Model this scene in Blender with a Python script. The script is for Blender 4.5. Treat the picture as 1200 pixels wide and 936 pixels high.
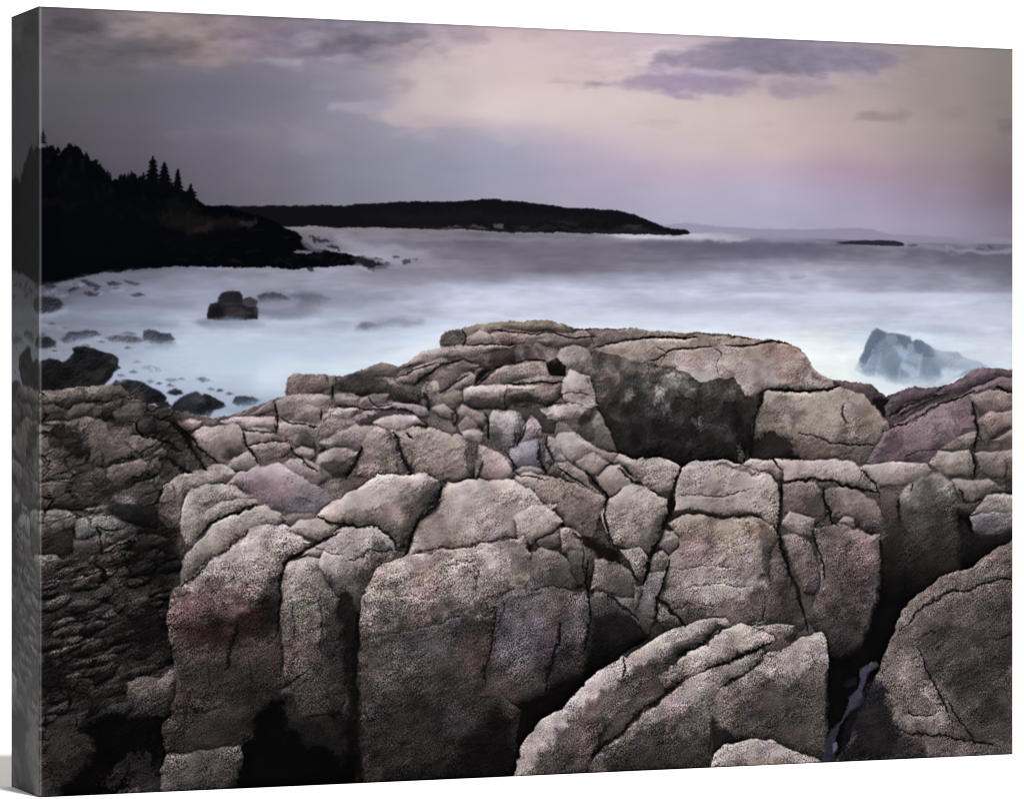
import bpy, math
import numpy as np

sc = bpy.context.scene
for o in list(bpy.data.objects):
    bpy.data.objects.remove(o)

# ---------------------------------------------------------------- camera, world, lamps, exposure
CAN_W, CAN_H, CAN_D = 0.8650, 0.6100, 0.0846       # the stretched canvas, metres
FACE_YAW = math.radians(22.576)                     # the face turns away to the right
FRONT_LEFT = (-0.36483, 2.72563)                    # floor position of its near lower corner
cam = bpy.data.cameras.new('camera'); co = bpy.data.objects.new('camera', cam)
sc.collection.objects.link(co); sc.camera = co
co.location = (0.0, 0.0, CAN_H / 2 + 0.0018); co.rotation_euler = (math.radians(90), 0, 0)
cam.sensor_width = 36.0; cam.lens = 124.168; cam.clip_start = 0.05; cam.clip_end = 100.0

world = bpy.data.worlds.new('World'); sc.world = world; world.use_nodes = True
bg = world.node_tree.nodes['Background']
bg.inputs['Color'].default_value = (1.0, 1.0, 1.0, 1.0); bg.inputs['Strength'].default_value = 0.40

def softbox(name, loc, target, size, watts):
    l = bpy.data.lights.new(name, 'AREA'); l.shape = 'SQUARE'; l.size = size; l.energy = watts; l.color = (1.0, 1.0, 1.0)
    o = bpy.data.objects.new(name, l); sc.collection.objects.link(o); o.location = loc
    d = [t - c for t, c in zip(target, loc)]
    o.rotation_euler = (math.atan2(math.hypot(d[0], d[1]), -d[2]), 0, math.atan2(d[1], d[0]) - math.pi / 2)
    return o
softbox('key_softbox', (1.37, 0.34, 7.76), (0.03, 2.9, 0.3), 0.55, 760)

sc.view_settings.view_transform = 'Standard'; sc.view_settings.look = 'None'
sc.view_settings.exposure = 0.0; sc.view_settings.gamma = 1.0; sc.view_settings.use_curve_mapping = False

sc.cycles.filter_width = 1.0                         # a crisp lens

# ---------------------------------------------------------------- materials
def material(name, rough=0.85, spec=0.15):
    m = bpy.data.materials.new(name); m.use_nodes = True
    b = m.node_tree.nodes['Principled BSDF']
    b.inputs['Roughness'].default_value = rough; b.inputs['Specular IOR Level'].default_value = spec
    return m, m.node_tree, b

def speckled(name, base, amount, scale, rough=0.9, spec=0.1):
    """a plain colour broken by a faint fine noise"""
    m, nt, b = material(name, rough, spec)
    tc = nt.nodes.new('ShaderNodeTexCoord'); nz = nt.nodes.new('ShaderNodeTexNoise'); cr = nt.nodes.new('ShaderNodeValToRGB')
    nz.inputs['Scale'].default_value = scale; nz.inputs['Detail'].default_value = 4
    cr.color_ramp.elements[0].color = tuple(c * (1 - amount) for c in base) + (1,)
    cr.color_ramp.elements[1].color = tuple(min(1, c * (1 + amount)) for c in base) + (1,)
    nt.links.new(tc.outputs['Object'], nz.inputs['Vector']); nt.links.new(nz.outputs['Fac'], cr.inputs['Fac'])
    nt.links.new(cr.outputs['Color'], b.inputs['Base Color'])
    return m

def mesh_object(name, verts, faces, mat, parent=None, uvs=None, smooth=False):
    me = bpy.data.meshes.new(name)
    verts = np.asarray(verts, np.float32); faces = np.asarray(faces, np.int32)
    me.vertices.add(len(verts)); me.vertices.foreach_set('co', verts.ravel())
    me.loops.add(faces.size); me.loops.foreach_set('vertex_index', faces.ravel())
    me.polygons.add(len(faces))
    me.polygons.foreach_set('loop_start', np.arange(0, faces.size, faces.shape[1], dtype=np.int32))
    if uvs is not None:
        l = me.uv_layers.new(name='print'); l.data.foreach_set('uv', np.asarray(uvs, np.float32)[faces.ravel()].ravel())
    if smooth: me.polygons.foreach_set('use_smooth', np.ones(len(faces), bool))
    me.update(calc_edges=True); me.validate()
    me.materials.append(mat)
    o = bpy.data.objects.new(name, me); sc.collection.objects.link(o)
    if parent is not None: o.parent = parent
    return o

# ---------------------------------------------------------------- white sweep: floor, cove, wall
prof = [(-4.0, 0.0), (0.0, 0.0), (2.0, 0.0), (4.0, 0.0), (5.2, 0.0)]
prof += [(5.2 + 1.0 * math.sin(a), 1.0 - 1.0 * math.cos(a)) for a in [math.pi / 2 * k / 16 for k in range(1, 17)]]
prof += [(6.2, 2.5), (6.2, 5.0)]
xs_ = [-5, -2.5, 0, 2.5, 5]
v = [(x, y, z) for (y, z) in prof for x in xs_]
n = len(xs_)
fc = [(i * n + j, i * n + j + 1, (i + 1) * n + j + 1, (i + 1) * n + j) for i in range(len(prof) - 1) for j in range(n - 1)]
sweep = mesh_object('backdrop', v, fc, speckled('white_paper', (0.90, 0.90, 0.90), 0.006, 6.0), smooth=True)
sweep['kind'] = 'structure'; sweep['label'] = 'seamless white sweep of floor and wall behind the canvas'
FRONT_E, SIDE_E = 1.30, 0.85      # how brightly the lamps strike the face and the left edge of the canvas
# ---------------------------------------------------------------- the printed picture, painted from scratch in numpy
PW, PH = 1500, 1058                       # print pixels across and down the canvas front
_c = [(46.0, 7.7), (1187.3, 57.8), (1187.3, 883.5), (46.0, 934.0)]   # the traced outline of the print

def _homography(src, dst):
    A = []; b = []
    for (x, y), (u, v) in zip(src, dst):
        A.append([x, y, 1, 0, 0, 0, -u * x, -u * y]); b.append(u)
        A.append([0, 0, 0, x, y, 1, -v * x, -v * y]); b.append(v)
    h = np.linalg.solve(np.array(A, float), np.array(b, float))
    return np.append(h, 1).reshape(3, 3)

HM = _homography(_c, [(0, 0), (PW, 0), (PW, PH), (0, PH)])

def straighten(pts):                      # sketch coordinates -> print pixels
    p = np.asarray(pts, float)
    q = np.c_[p, np.ones(len(p))] @ HM.T
    return q[:, :2] / q[:, 2:]

rng = np.random.default_rng(11); rng2 = np.random.default_rng(5)
YY, XX = np.mgrid[0:PH, 0:PW].astype(np.float32)
_HI = np.linalg.inv(HM)
_w = _HI[2, 0] * XX + _HI[2, 1] * YY + _HI[2, 2]
SX = ((_HI[0, 0] * XX + _HI[0, 1] * YY + _HI[0, 2]) / _w).astype(np.float32)   # sketch coordinates of every print pixel
SY = ((_HI[1, 0] * XX + _HI[1, 1] * YY + _HI[1, 2]) / _w).astype(np.float32)

_fy = np.fft.fftfreq(PH)[:, None]; _fx = np.fft.rfftfreq(PW)[None, :]

def noise(lo, hi, beta=0.0, sx=1.0, sy=1.0, ang=0.0):
    """band-limited noise: wavelengths lo..hi pixels, 1/f^beta, stretched by sx, sy along a turned axis; unit variance"""
    ca, sa = math.cos(ang), math.sin(ang)
    fx = (_fx * ca + _fy * sa) * sx; fy = (-_fx * sa + _fy * ca) * sy
    f = np.sqrt(fx * fx + fy * fy) + 1e-9
    F = np.fft.rfft2(rng.standard_normal((PH, PW)))
    amp = f ** (-beta) * np.exp(-(f * lo) ** 2 * 0.7) * (1 - np.exp(-(f * hi) ** 2))
    n = np.fft.irfft2(F * amp, s=(PH, PW)).astype(np.float32)
    return (n - n.mean()) / n.std()

def blur(a, s):
    g = np.exp(-2 * (math.pi * s) ** 2 * (_fx ** 2 + _fy ** 2))
    if a.ndim == 3:
        return np.stack([blur(a[..., k], s) for k in range(a.shape[2])], -1)
    return np.fft.irfft2(np.fft.rfft2(a) * g, s=(PH, PW)).astype(np.float32)

WX = noise(14, 110, 1.3) ; WY = noise(14, 110, 1.3)
JX = noise(4, 22, 0.8) ; JY = noise(4, 22, 0.8)
GX = noise(8, 120, 1.3, 2.2, 1.0); GY = noise(8, 120, 1.3, 2.2, 1.0)

WISP = noise(6, 120, 1.3, 3.0, 1.0)

def chaikin(p, n, closed=True):
    for _ in range(n):
        q = np.roll(p, -1, 0) if closed else p[1:]
        a = p if closed else p[:-1]
        r = np.empty((len(a) * 2, 2))
        r[0::2] = a * .8 + q * .2; r[1::2] = a * .2 + q * .8
        p = r if closed else np.vstack([p[:1], r, p[-1:]])
    return p

def box(p, pad):
    x0 = max(0, int(p[:, 0].min() - pad)); x1 = min(PW, int(p[:, 0].max() + pad) + 2)
    y0 = max(0, int(p[:, 1].min() - pad)); y1 = min(PH, int(p[:, 1].max() + pad) + 2)
    return slice(y0, y1), slice(x0, x1)

def field(pts, pad, warp, jit, smooth=1, wx=None, wy=None):
    """signed distance to a closed outline (negative inside), over its padded box"""
    p = chaikin(straighten(pts), smooth) if smooth else straighten(pts)
    sl = box(p, pad + 3 * warp)
    wx = WX if wx is None else wx; wy = WY if wy is None else wy
    x = XX[sl] + wx[sl] * warp + JX[sl] * jit
    y = YY[sl] + wy[sl] * warp + JY[sl] * jit
    d2 = np.full(x.shape, 1e9, np.float32); ins = np.zeros(x.shape, bool)
    q = np.roll(p, -1, 0)
    for (ax, ay), (bx, by) in zip(p, q):
        ex, ey = bx - ax, by - ay; L = ex * ex + ey * ey
        if L < 1e-6: continue
        px = x - ax; py = y - ay
        t = np.clip((px * ex + py * ey) / L, 0, 1)
        d2 = np.minimum(d2, (px - ex * t) ** 2 + (py - ey * t) ** 2)
        if by != ay:
            c = ((y >= ay) != (y >= by)) & (x < ax + (y - ay) * ex / ey if ey else False)
            ins ^= c
    d = np.sqrt(d2)
    return np.where(ins, -d, d), sl, p

IMG = np.zeros((PH, PW, 3), np.float32)
ROCK = np.zeros((PH, PW), np.float32)     # where granite grain goes
LABEL = np.zeros((PH, PW), np.int16)      # which depicted thing each print pixel belongs to
REGIONS = [('printed_sky', None)]

def sstep(v): v = np.clip(v, 0, 1); return v * v * (3 - 2 * v)

def region(name, label=None):
    REGIONS.append((name, label)); return len(REGIONS) - 1

SOFT = 1.0
def patch(pts, c, feather=4, alpha=1.0, warp=2.0, jit=0.4, c2=None, g=(0, 1), smooth=1, rid=None, cloud=False, rock=None):
    """a soft-edged area of one colour, or of a gradient c -> c2 along g"""
    fe = feather * 1.25 * (SOFT if cloud else 1)
    sd, sl, p = field(pts, fe + 2, warp, jit, smooth, GX if cloud else None, GY if cloud else None)
    if cloud and SOFT > 2: sd = sd + WISP[sl] * fe * .38
    a = sstep(.5 - sd / (2 * fe)) * alpha
    col = np.array(c, np.float32) * np.ones(a.shape + (1,), np.float32)
    if c2 is not None:
        k = p @ np.array(g, float); k0, k1 = k.min(), k.max()
        t = np.clip((XX[sl] * g[0] + YY[sl] * g[1] - k0) / (k1 - k0), 0, 1)[..., None]
        col = np.array(c, np.float32) * (1 - t) + np.array(c2, np.float32) * t
    IMG[sl] = IMG[sl] * (1 - a[..., None]) + col * a[..., None]
    if rock is not None: ROCK[sl] = ROCK[sl] * (1 - a) + rock * a
    if rid is not None: LABEL[sl][a > .5] = rid

LX, LY = -.38, -.92                        # where the evening light of the picture comes from

def soft(a, r):
    """box blur of a small array, twice"""
    for _ in range(2):
        for ax in (0, 1):
            n = a.shape[ax]; k = min(r, n // 2 - 1)
            if k < 1: continue
            c = np.cumsum(np.concatenate([np.repeat(a.take([0], ax), k + 1, ax), a, np.repeat(a.take([-1], ax), k, ax)], ax), axis=ax, dtype=np.float64)
            a = ((c.take(range(2 * k + 1, 2 * k + 1 + n), ax) - c.take(range(0, n), ax)) / (2 * k + 1)).astype(np.float32)
    return a

def stone(pts, ct, cb, bev=9, rim=.24, warp=1.6, jit=.32, g=(0.12, 1), gp=1.0, shade=.5, lab=None, tex=1.0, crev=.34, name='printed_rock', dome=.16, sh=None, plane=.55, fe=1.2, edge=.26, reg=True):
    """one boulder of the picture: gradient body, rounded lit rim, dark foot, crevice round it"""
    ext = float(min(np.ptp([q[0] for q in pts]), np.ptp([q[1] for q in pts])))
    f = min(1.0, .35 + ext / 90)
    sd, sl, p = field(pts, 16, warp * f, jit * f, 0)
    tex = tex * float(rng2.uniform(.65, 1.2) if np.mean([q[1] for q in pts]) < 640 else rng2.uniform(1.05, 1.3))
    my = float(np.mean([q[1] for q in pts]))
    ff = float(np.interp(my, [400, 560, 660], [.68, .80, .95])) * (.85 if ext < 45 else 1)   # far joints read fainter
    crev *= ff; edge *= ff; rim *= ff; shade *= ff; dome *= ff
    if ext < 45 and my < 640: fe = max(fe, 1.8)
    sd = sd - 1.1
    rid = region(name, lab) if reg else None
    a = sstep(.5 - sd / (2 * fe))
    out = np.clip(sd, 0, None)
    vary = np.clip(.75 + .55 * GY[sl], .1, 1.5)             # joints open and close along their run
    IMG[sl] *= (1 - crev * vary * np.exp(-out / 2.8) * (sd > -2))[..., None]
    k = p @ np.array(g, float); k0, k1 = k.min(), k.max()
    t = np.clip((XX[sl] * g[0] + YY[sl] * g[1] - k0) / (k1 - k0 + 1e-6) + .05 * WX[sl] + .02 * JX[sl], 0, 1)[..., None] ** gp
    s0 = rng2.uniform(.34, .58) if sh is None else sh
    tp = sstep((t - s0) / .16 + .5) * .8 + t * .2              # a top plane and a front plane, meeting in a worn shoulder
    t = t * (1 - plane) + tp * plane
    col = np.array(ct, np.float32) * (1 - t) + np.array(cb, np.float32) * t
    gy, gx = np.gradient(sd)
    n = np.sqrt(gx * gx + gy * gy) + 1e-4; gx /= n; gy /= n
    lam = gx * LX + gy * LY
    d = np.clip(-sd, 0, None)
    b = np.exp(-(d / (bev * 1.1)) ** 1.3)
    size = float(min(np.ptp(p[:, 0]), np.ptp(p[:, 1])))
    big = soft(lam * np.exp(-d / (size * .22 + 1)), max(1, int(size * .07)))
    m = 1 + b * np.where(lam > 0, lam * rim, lam * shade) * vary + dome * big
    m *= 1 - edge * vary * np.exp(-(d / 1.7) ** 2)
    if ext < 45 and my < 640:                                # small blocks belong to one ledge: pull their tone together
        lo = np.array([136, 125, 119], np.float32); col = col * .85 + lo * (col.mean(-1, keepdims=True) / 125) ** .6 * .15
    col = col * m[..., None]
    IMG[sl] = IMG[sl] * (1 - a[..., None]) + col * a[..., None]
    ROCK[sl] = ROCK[sl] * (1 - a) + tex * a
    if reg: LABEL[sl][a > .5] = rid

def tone(pts, mul, feather=5, warp=2.5, jit=1.0, tint=None):
    """lighten or darken an area of the print, as a plane of a boulder turns"""
    fe = feather * 1.25
    sd, sl, p = field(pts, fe + 2, warp, jit, 1)
    a = sstep(.5 - sd / (2 * fe))[..., None]
    v = np.array([mul] * 3 if tint is None else [mul * q for q in tint], np.float32)
    IMG[sl] *= 1 + a * (v - 1)

def crack(pts, w=2.0, dark=.8, lip=.22, warp=1.8, jit=.7, col=(14, 10, 11), taper=True):
    """a dark joint with a lit lower lip"""
    p = chaikin(straighten(pts), 1, False); w = w * .68; dark = dark * .80
    sl = box(p, 14 + w * 3)
    jit *= float(np.interp(pts[0][1], [400, 600], [.35, 1])); warp *= float(np.interp(pts[0][1], [400, 600], [.5, 1]))
    x = XX[sl] + WX[sl] * warp + JX[sl] * jit; y = YY[sl] + WY[sl] * warp + JY[sl] * jit
    d = np.full(x.shape, 1e9, np.float32); s = np.zeros(x.shape, np.float32); side = np.zeros(x.shape, np.float32)
    L = np.r_[0, np.cumsum(np.hypot(*np.diff(p, axis=0).T))]
    for i in range(len(p) - 1):
        ax, ay = p[i]; ex, ey = p[i + 1] - p[i]; l2 = ex * ex + ey * ey + 1e-6
        px = x - ax; py = y - ay
        t = np.clip((px * ex + py * ey) / l2, 0, 1)
        dd = np.hypot(px - ex * t, py - ey * t)
        m = dd < d
        d = np.where(m, dd, d); s = np.where(m, (L[i] + t * l2 ** .5) / L[-1], s)
        sg = 1 if ex >= 0 else -1
        side = np.where(m, (py - ey * t) * sg * abs(ex) / l2 ** .5, side)
    ww = w * 1.25 * (np.clip(1.25 - np.abs(2 * s - 1) ** 3, .3, 1) if taper else 1) * (1 + .25 * JX[sl])
    ww = np.clip(ww, .5, None)
    a = np.exp(-(d / ww) ** 2) * dark
    hl = np.exp(-((d - ww * 1.8) / (ww * 1.2 + 1)) ** 2) * lip * np.clip(side / (d + .5), 0, 1)
    IMG[sl] *= (1 + hl)[..., None]
    IMG[sl] *= (1 - .35 * dark * np.exp(-d / (ww * 2.5)))[..., None]
    IMG[sl] = IMG[sl] * (1 - a[..., None]) + np.array(col, np.float32) * a[..., None]

def grid(xs, rows):
    """a smooth field of colour through the given samples: {y: [(r,g,b) per x]}"""
    ys = sorted(rows)
    G = np.array([rows[y] for y in ys], np.float32)
    def interp(q, v, ax):
        k = np.clip(np.searchsorted(v, q) - 1, 0, len(v) - 2)
        v = np.asarray(v, np.float32)
        t = np.clip((q - v[k]) / (v[k + 1] - v[k]), 0, 1); t = t * .45 + (t * t * (3 - 2 * t)) * .55
        return k, t
    kx, tx = interp(SX, xs, 1); ky, ty = interp(SY, ys, 0)
    tx = tx[..., None]; ty = ty[..., None]
    return (G[ky, kx] * (1 - tx) + G[ky, kx + 1] * tx) * (1 - ty) + (G[ky + 1, kx] * (1 - tx) + G[ky + 1, kx + 1] * tx) * ty

def fracture(cell, ang, stretch, seed):
    """a shattered-rock pattern: (distance to the nearest joint, per-shard random value, per-shard tilted shade)"""
    r = np.random.default_rng(seed)
    ca, sa = math.cos(ang), math.sin(ang)
    k = cell * .13
    wx = XX + k * WX + .15 * k * JX; wy = YY + k * WY + .15 * k * JY
    u = (wx * ca + wy * sa) / (cell * stretch); v = (-wx * sa + wy * ca) / cell
    u -= u.min() - 2; v -= v.min() - 2
    n = int(max(u.max(), v.max())) + 5
    jx = r.uniform(.1, .9, (n, n)).astype(np.float32); jy = r.uniform(.1, .9, (n, n)).astype(np.float32); val = r.standard_normal((n, n)).astype(np.float32)
    tx = r.standard_normal((n, n)).astype(np.float32); ty = r.standard_normal((n, n)).astype(np.float32)
    iu = u.astype(int); iv = v.astype(int)
    d1 = np.full(u.shape, 9., np.float32); d2 = d1.copy(); A = np.zeros(u.shape, np.float32); T = A.copy()
    for a in (-1, 0, 1):
        for b in (-1, 0, 1):
            cu = iu + a; cv = iv + b
            du = cu + jx[cu, cv] - u; dv = cv + jy[cu, cv] - v
            d = np.hypot(du, dv)
            m = d < d1
            d2 = np.where(m, d1, np.minimum(d2, d))
            A = np.where(m, val[cu, cv], A); T = np.where(m, -(du * tx[cu, cv] + dv * ty[cu, cv]), T)
            d1 = np.where(m, d, d1)
    return ((d2 - d1) * cell * .5).astype(np.float32), A, T
# ---- sky
xs = [47, 150, 250, 320, 400, 500, 600, 700, 800, 900, 1000, 1100, 1185]
IMG[:] = grid(xs, {
 20:  [(94,92,94),(122,116,114),(136,126,127),(128,120,126),(132,126,138),(158,148,158),(190,172,180),(196,178,186),(188,174,184),(150,142,158),(145,140,152),(142,136,133),(128,126,122)],
 60:  [(90,86,92),(106,100,103),(138,127,128),(128,119,130),(134,127,142),(184,170,178),(210,187,191),(206,186,192),(196,181,191),(165,154,168),(154,147,158),(150,142,136),(130,125,121)],
 85:  [(92,92,95),(99,99,102),(113,111,119),(124,120,130),(142,137,150),(196,182,186),(213,193,194),(209,189,192),(198,182,190),(178,164,174),(165,154,158),(148,140,136),(132,126,122)],
 110: [(87,88,89),(94,95,97),(106,106,116),(118,118,128),(138,136,150),(196,183,188),(214,197,196),(212,194,195),(205,190,192),(192,176,176),(172,160,158),(148,140,135),(132,125,121)],
 132: [(84,85,86),(94,94,98),(107,107,118),(120,119,130),(138,136,150),(190,178,184),(217,203,201),(213,198,197),(208,192,188),(198,182,178),(178,165,161),(150,142,137),(129,122,119)],
 152: [(81,81,83),(93,92,96),(111,109,119),(125,121,133),(139,136,150),(160,154,170),(182,174,188),(205,188,194),(206,191,190),(200,184,180),(182,168,164),(152,144,139),(128,121,118)],
 175: [(76,76,78),(90,89,93),(106,105,113),(120,118,128),(135,134,148),(152,151,168),(166,163,183),(188,176,190),(202,185,190),(198,180,182),(178,162,164),(151,140,140),(124,116,116)],
 200: [(68,67,70),(84,83,88),(102,101,108),(114,113,121),(130,130,144),(146,146,164),(160,158,178),(177,165,188),(190,173,190),(186,170,186),(168,150,164),(148,134,142),(119,109,113)],
 230: [(60,60,63),(78,77,82),(99,98,105),(109,108,115),(127,127,140),(143,143,160),(158,155,173),(170,162,182),(180,172,192),(178,173,196),(164,155,176),(148,137,154),(116,106,116)],
 265: [(55,55,58),(74,74,79),(97,96,103),(106,105,112),(124,124,137),(140,140,156),(155,152,170),(165,160,180),(171,169,191),(170,169,193),(162,159,181),(150,146,166),(128,122,137)],
 285: [(55,55,58),(74,74,79),(97,96,103),(106,105,112),(124,124,137),(140,140,156),(155,152,170),(165,160,180),(168,166,188),(166,165,189),(158,156,178),(148,144,164),(126,120,135)],
})
IMG += np.interp(SX, [47, 300, 480], [1, .8, 0])[..., None] * np.array([3, 0, 6], np.float32)
IMG += np.interp(SX, [850, 1000, 1187], [0, 5, 3])[..., None] * np.array([1, .3, .8], np.float32)
SOFT = 2.1
K = dict(cloud=True, warp=2.0, jit=0.2)
patch([(120,32),(160,18),(260,25),(250,52),(205,50),(165,46)], (144,131,131), 9, .7, **K)
patch([(47,30),(70,16),(110,25),(132,36),(120,44),(80,46),(47,44)], (88,82,87), 7, .75, **K)
patch([(47,52),(105,50),(160,46),(200,54),(232,57),(195,68),(160,74),(110,71),(47,70)], (95,90,96), 6, .75, **K)
patch([(73,38),(100,41),(128,48),(120,55),(100,52),(78,44)], (108,102,106), 4, .6, **K)
patch([(182,68),(215,61),(262,62),(290,70),(270,75),(245,83),(222,80)], (149,135,134), 4, .8, **K)
patch([(160,72),(185,70),(200,74),(170,80)], (118,112,116), 3, .6, **K)
patch([(92,77),(130,78),(128,81),(96,81)], (108,107,108), 2, .5, **K)
patch([(195,152),(250,148),(330,147),(352,153),(345,166),(320,167),(280,160),(200,158)], (130,124,134), 4, .55, **K)
patch([(340,150),(390,151),(385,164),(350,168)], (146,141,154), 6, .5, **K)
patch([(247,38),(262,33),(300,35),(300,47),(275,49),(255,47)], (120,108,118), 4, .8, **K)
patch([(296,58),(315,46),(360,33),(412,30),(425,40),(480,42),(510,48),(480,56),(430,60),(350,66),(300,66)], (124,116,130), 6, .8, **K)
patch([(255,24),(340,22),(335,33),(300,34),(270,32)], (143,132,140), 3, .7, **K)
patch([(405,26),(470,30),(500,38),(490,46),(430,44),(410,36)], (139,130,145), 5, .6, **K)
patch([(336,60),(350,47),(372,41),(410,38),(414,45),(380,49),(352,61)], (161,150,162), 3, .62, **K)
patch([(430,55),(470,54),(492,44),(488,56),(455,62)], (176,162,174), 3, .75, **K)
patch([(368,66),(400,62),(425,69),(418,73),(395,71)], (172,163,176), 3, .62, **K)
patch([(290,74),(318,69),(352,70),(350,77),(318,78)], (168,160,168), 3, .62, **K)
patch([(438,64),(484,60),(487,70),(462,77),(432,73)], (148,138,152), 4, .75, **K)
patch([(415,92),(475,86),(486,94),(468,104),(440,116),(412,112)], (154,144,158), 5, .7, **K)
patch([(388,119),(420,115),(452,116),(440,124),(400,130),(388,128)], (171,165,181), 3, .62, **K)
patch([(360,104),(420,97),(424,101),(400,105)], (150,145,160), 3, .5, **K)
patch([(462,99),(484,92),(480,104),(470,110)], (166,146,147), 3, .6, **K)
patch([(470,76),(484,68),(500,50),(600,42),(700,60),(760,95),(700,150),(600,157),(468,157),(452,136),(462,118),(478,104),(468,86)], (213,196,196), 9, .35, **K)
patch([(452,137),(500,141),(580,141),(520,147),(462,146)], (190,173,178), 3, .6, **K)
patch([(520,36),(562,34),(577,46),(556,50),(530,48)], (166,149,160), 3, .75, **K)
patch([(498,42),(520,36),(527,50),(510,56)], (185,172,182), 4, .6, **K)
patch([(505,55),(520,56),(526,66),(512,64)], (170,156,162), 3, .6, **K)
patch([(520,90),(545,90),(552,108),(530,112)], (200,183,185), 4, .5, **K)
patch([(612,37),(640,36),(630,43),(612,44)], (186,168,174), 3, .6, **K)
patch([(665,60),(700,46),(720,44),(700,62)], (196,174,184), 6, .5, **K)
patch([(640,96),(690,93),(716,96),(700,102),(655,100)], (180,163,170), 3, .7, **K)
patch([(684,99),(700,94),(722,93),(740,87),(765,84),(800,86),(840,88),(866,92),(890,93),(880,100),(862,108),(842,111),(800,110),(762,109),(740,103),(715,102)], (155,142,160), 3.2, .85, **K)
patch([(765,86),(810,85),(860,91),(872,100),(840,107),(800,108),(770,100)], (158,144,172), 6, .5, **K)
patch([(900,98),(925,93),(955,93),(984,100),(990,104),(960,107),(930,110),(906,109)], (152,139,154), 3.4, .75, **K)
patch([(870,95),(905,96),(960,92),(985,96),(950,97),(905,104),(880,103)], (172,158,176), 3, .5, **K)
patch([(763,73),(768,64),(775,61),(800,62),(830,60),(846,57),(858,49),(900,46),(962,50),(1000,56),(1046,63),(1051,70),(1048,78),(1030,82),(1027,88),(1014,83),(990,81),(975,83),(968,86),(940,88),(900,86),(868,85),(838,83),(820,83),(800,79),(784,77)], (143,133,150), 3.2, .93, **K)
patch([(840,64),(900,56),(980,62),(1040,69),(1000,77),(920,82),(850,78)], (128,122,142), 7, .7, **K)
patch([(765,70),(790,64),(830,66),(820,74),(790,75)], (150,139,160), 5, .5, **K)
patch([(776,77),(800,80),(822,83),(868,86),(880,83),(884,88),(850,90),(810,88),(790,83)], (184,171,190), 1.6, .7, **K)
patch([(970,85),(990,82),(1015,84),(1012,88),(985,89)], (166,154,166), 2, .5, **K)
patch([(735,142),(790,139),(794,148),(770,147)], (194,177,177), 3, .6, **K)
patch([(855,150),(880,143),(900,142),(900,148)], (190,174,170), 3, .5, **K)
patch([(1000,134),(1022,128),(1068,130),(1070,136),(1060,143),(1030,144)], (149,135,137), 3, .8, **K)
patch([(1100,130),(1130,127),(1128,133),(1105,134)], (138,129,127), 3, .6, **K)
patch([(1170,148),(1190,142),(1190,151),(1176,152)], (118,105,110), 2.5, .75, **K)
patch([(600,158),(640,160),(690,172),(660,180),(620,176)], (180,168,186), 8, .5, **K)
IMG *= (1 + .007 * noise(14, 140, 1.2, 3, 1))[..., None]
_m = blur((np.clip((95 - SY) / 45, 0, 1) * np.clip((600 - SX) / 120, 0, 1)).astype(np.float32), 6)
_n = noise(10, 130, 1.3, 2.6, 1.0, -.06); _n2 = noise(4, 40, 1.0, 3.0, 1.0, -.06)
IMG *= (1 + _m * (.055 * _n + .02 * _n2))[..., None]
_m2 = blur((np.clip(1 - np.abs(SY - 75) / 45, 0, 1) * np.clip((SX - 640) / 120, 0, 1) * np.clip((1120 - SX) / 80, 0, 1)).astype(np.float32), 6)
IMG *= (1 + _m2 * (.03 * _n + .018 * _n2))[..., None]
# ---- far hills on the right horizon
rid = region('printed_far_hills')
patch([(765,263),(800,261.5),(850,265),(900,269),(960,268.5),(985,267.5),(1005,267),(1018,268.5),(1030,272),(1045,274.5),(1090,276.5),(1195,279.5),(1195,292),(765,285)], (150,147,171), 1.0, .9, .5, .2, rid=rid, c2=(138,132,154), g=(1,0))
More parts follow.
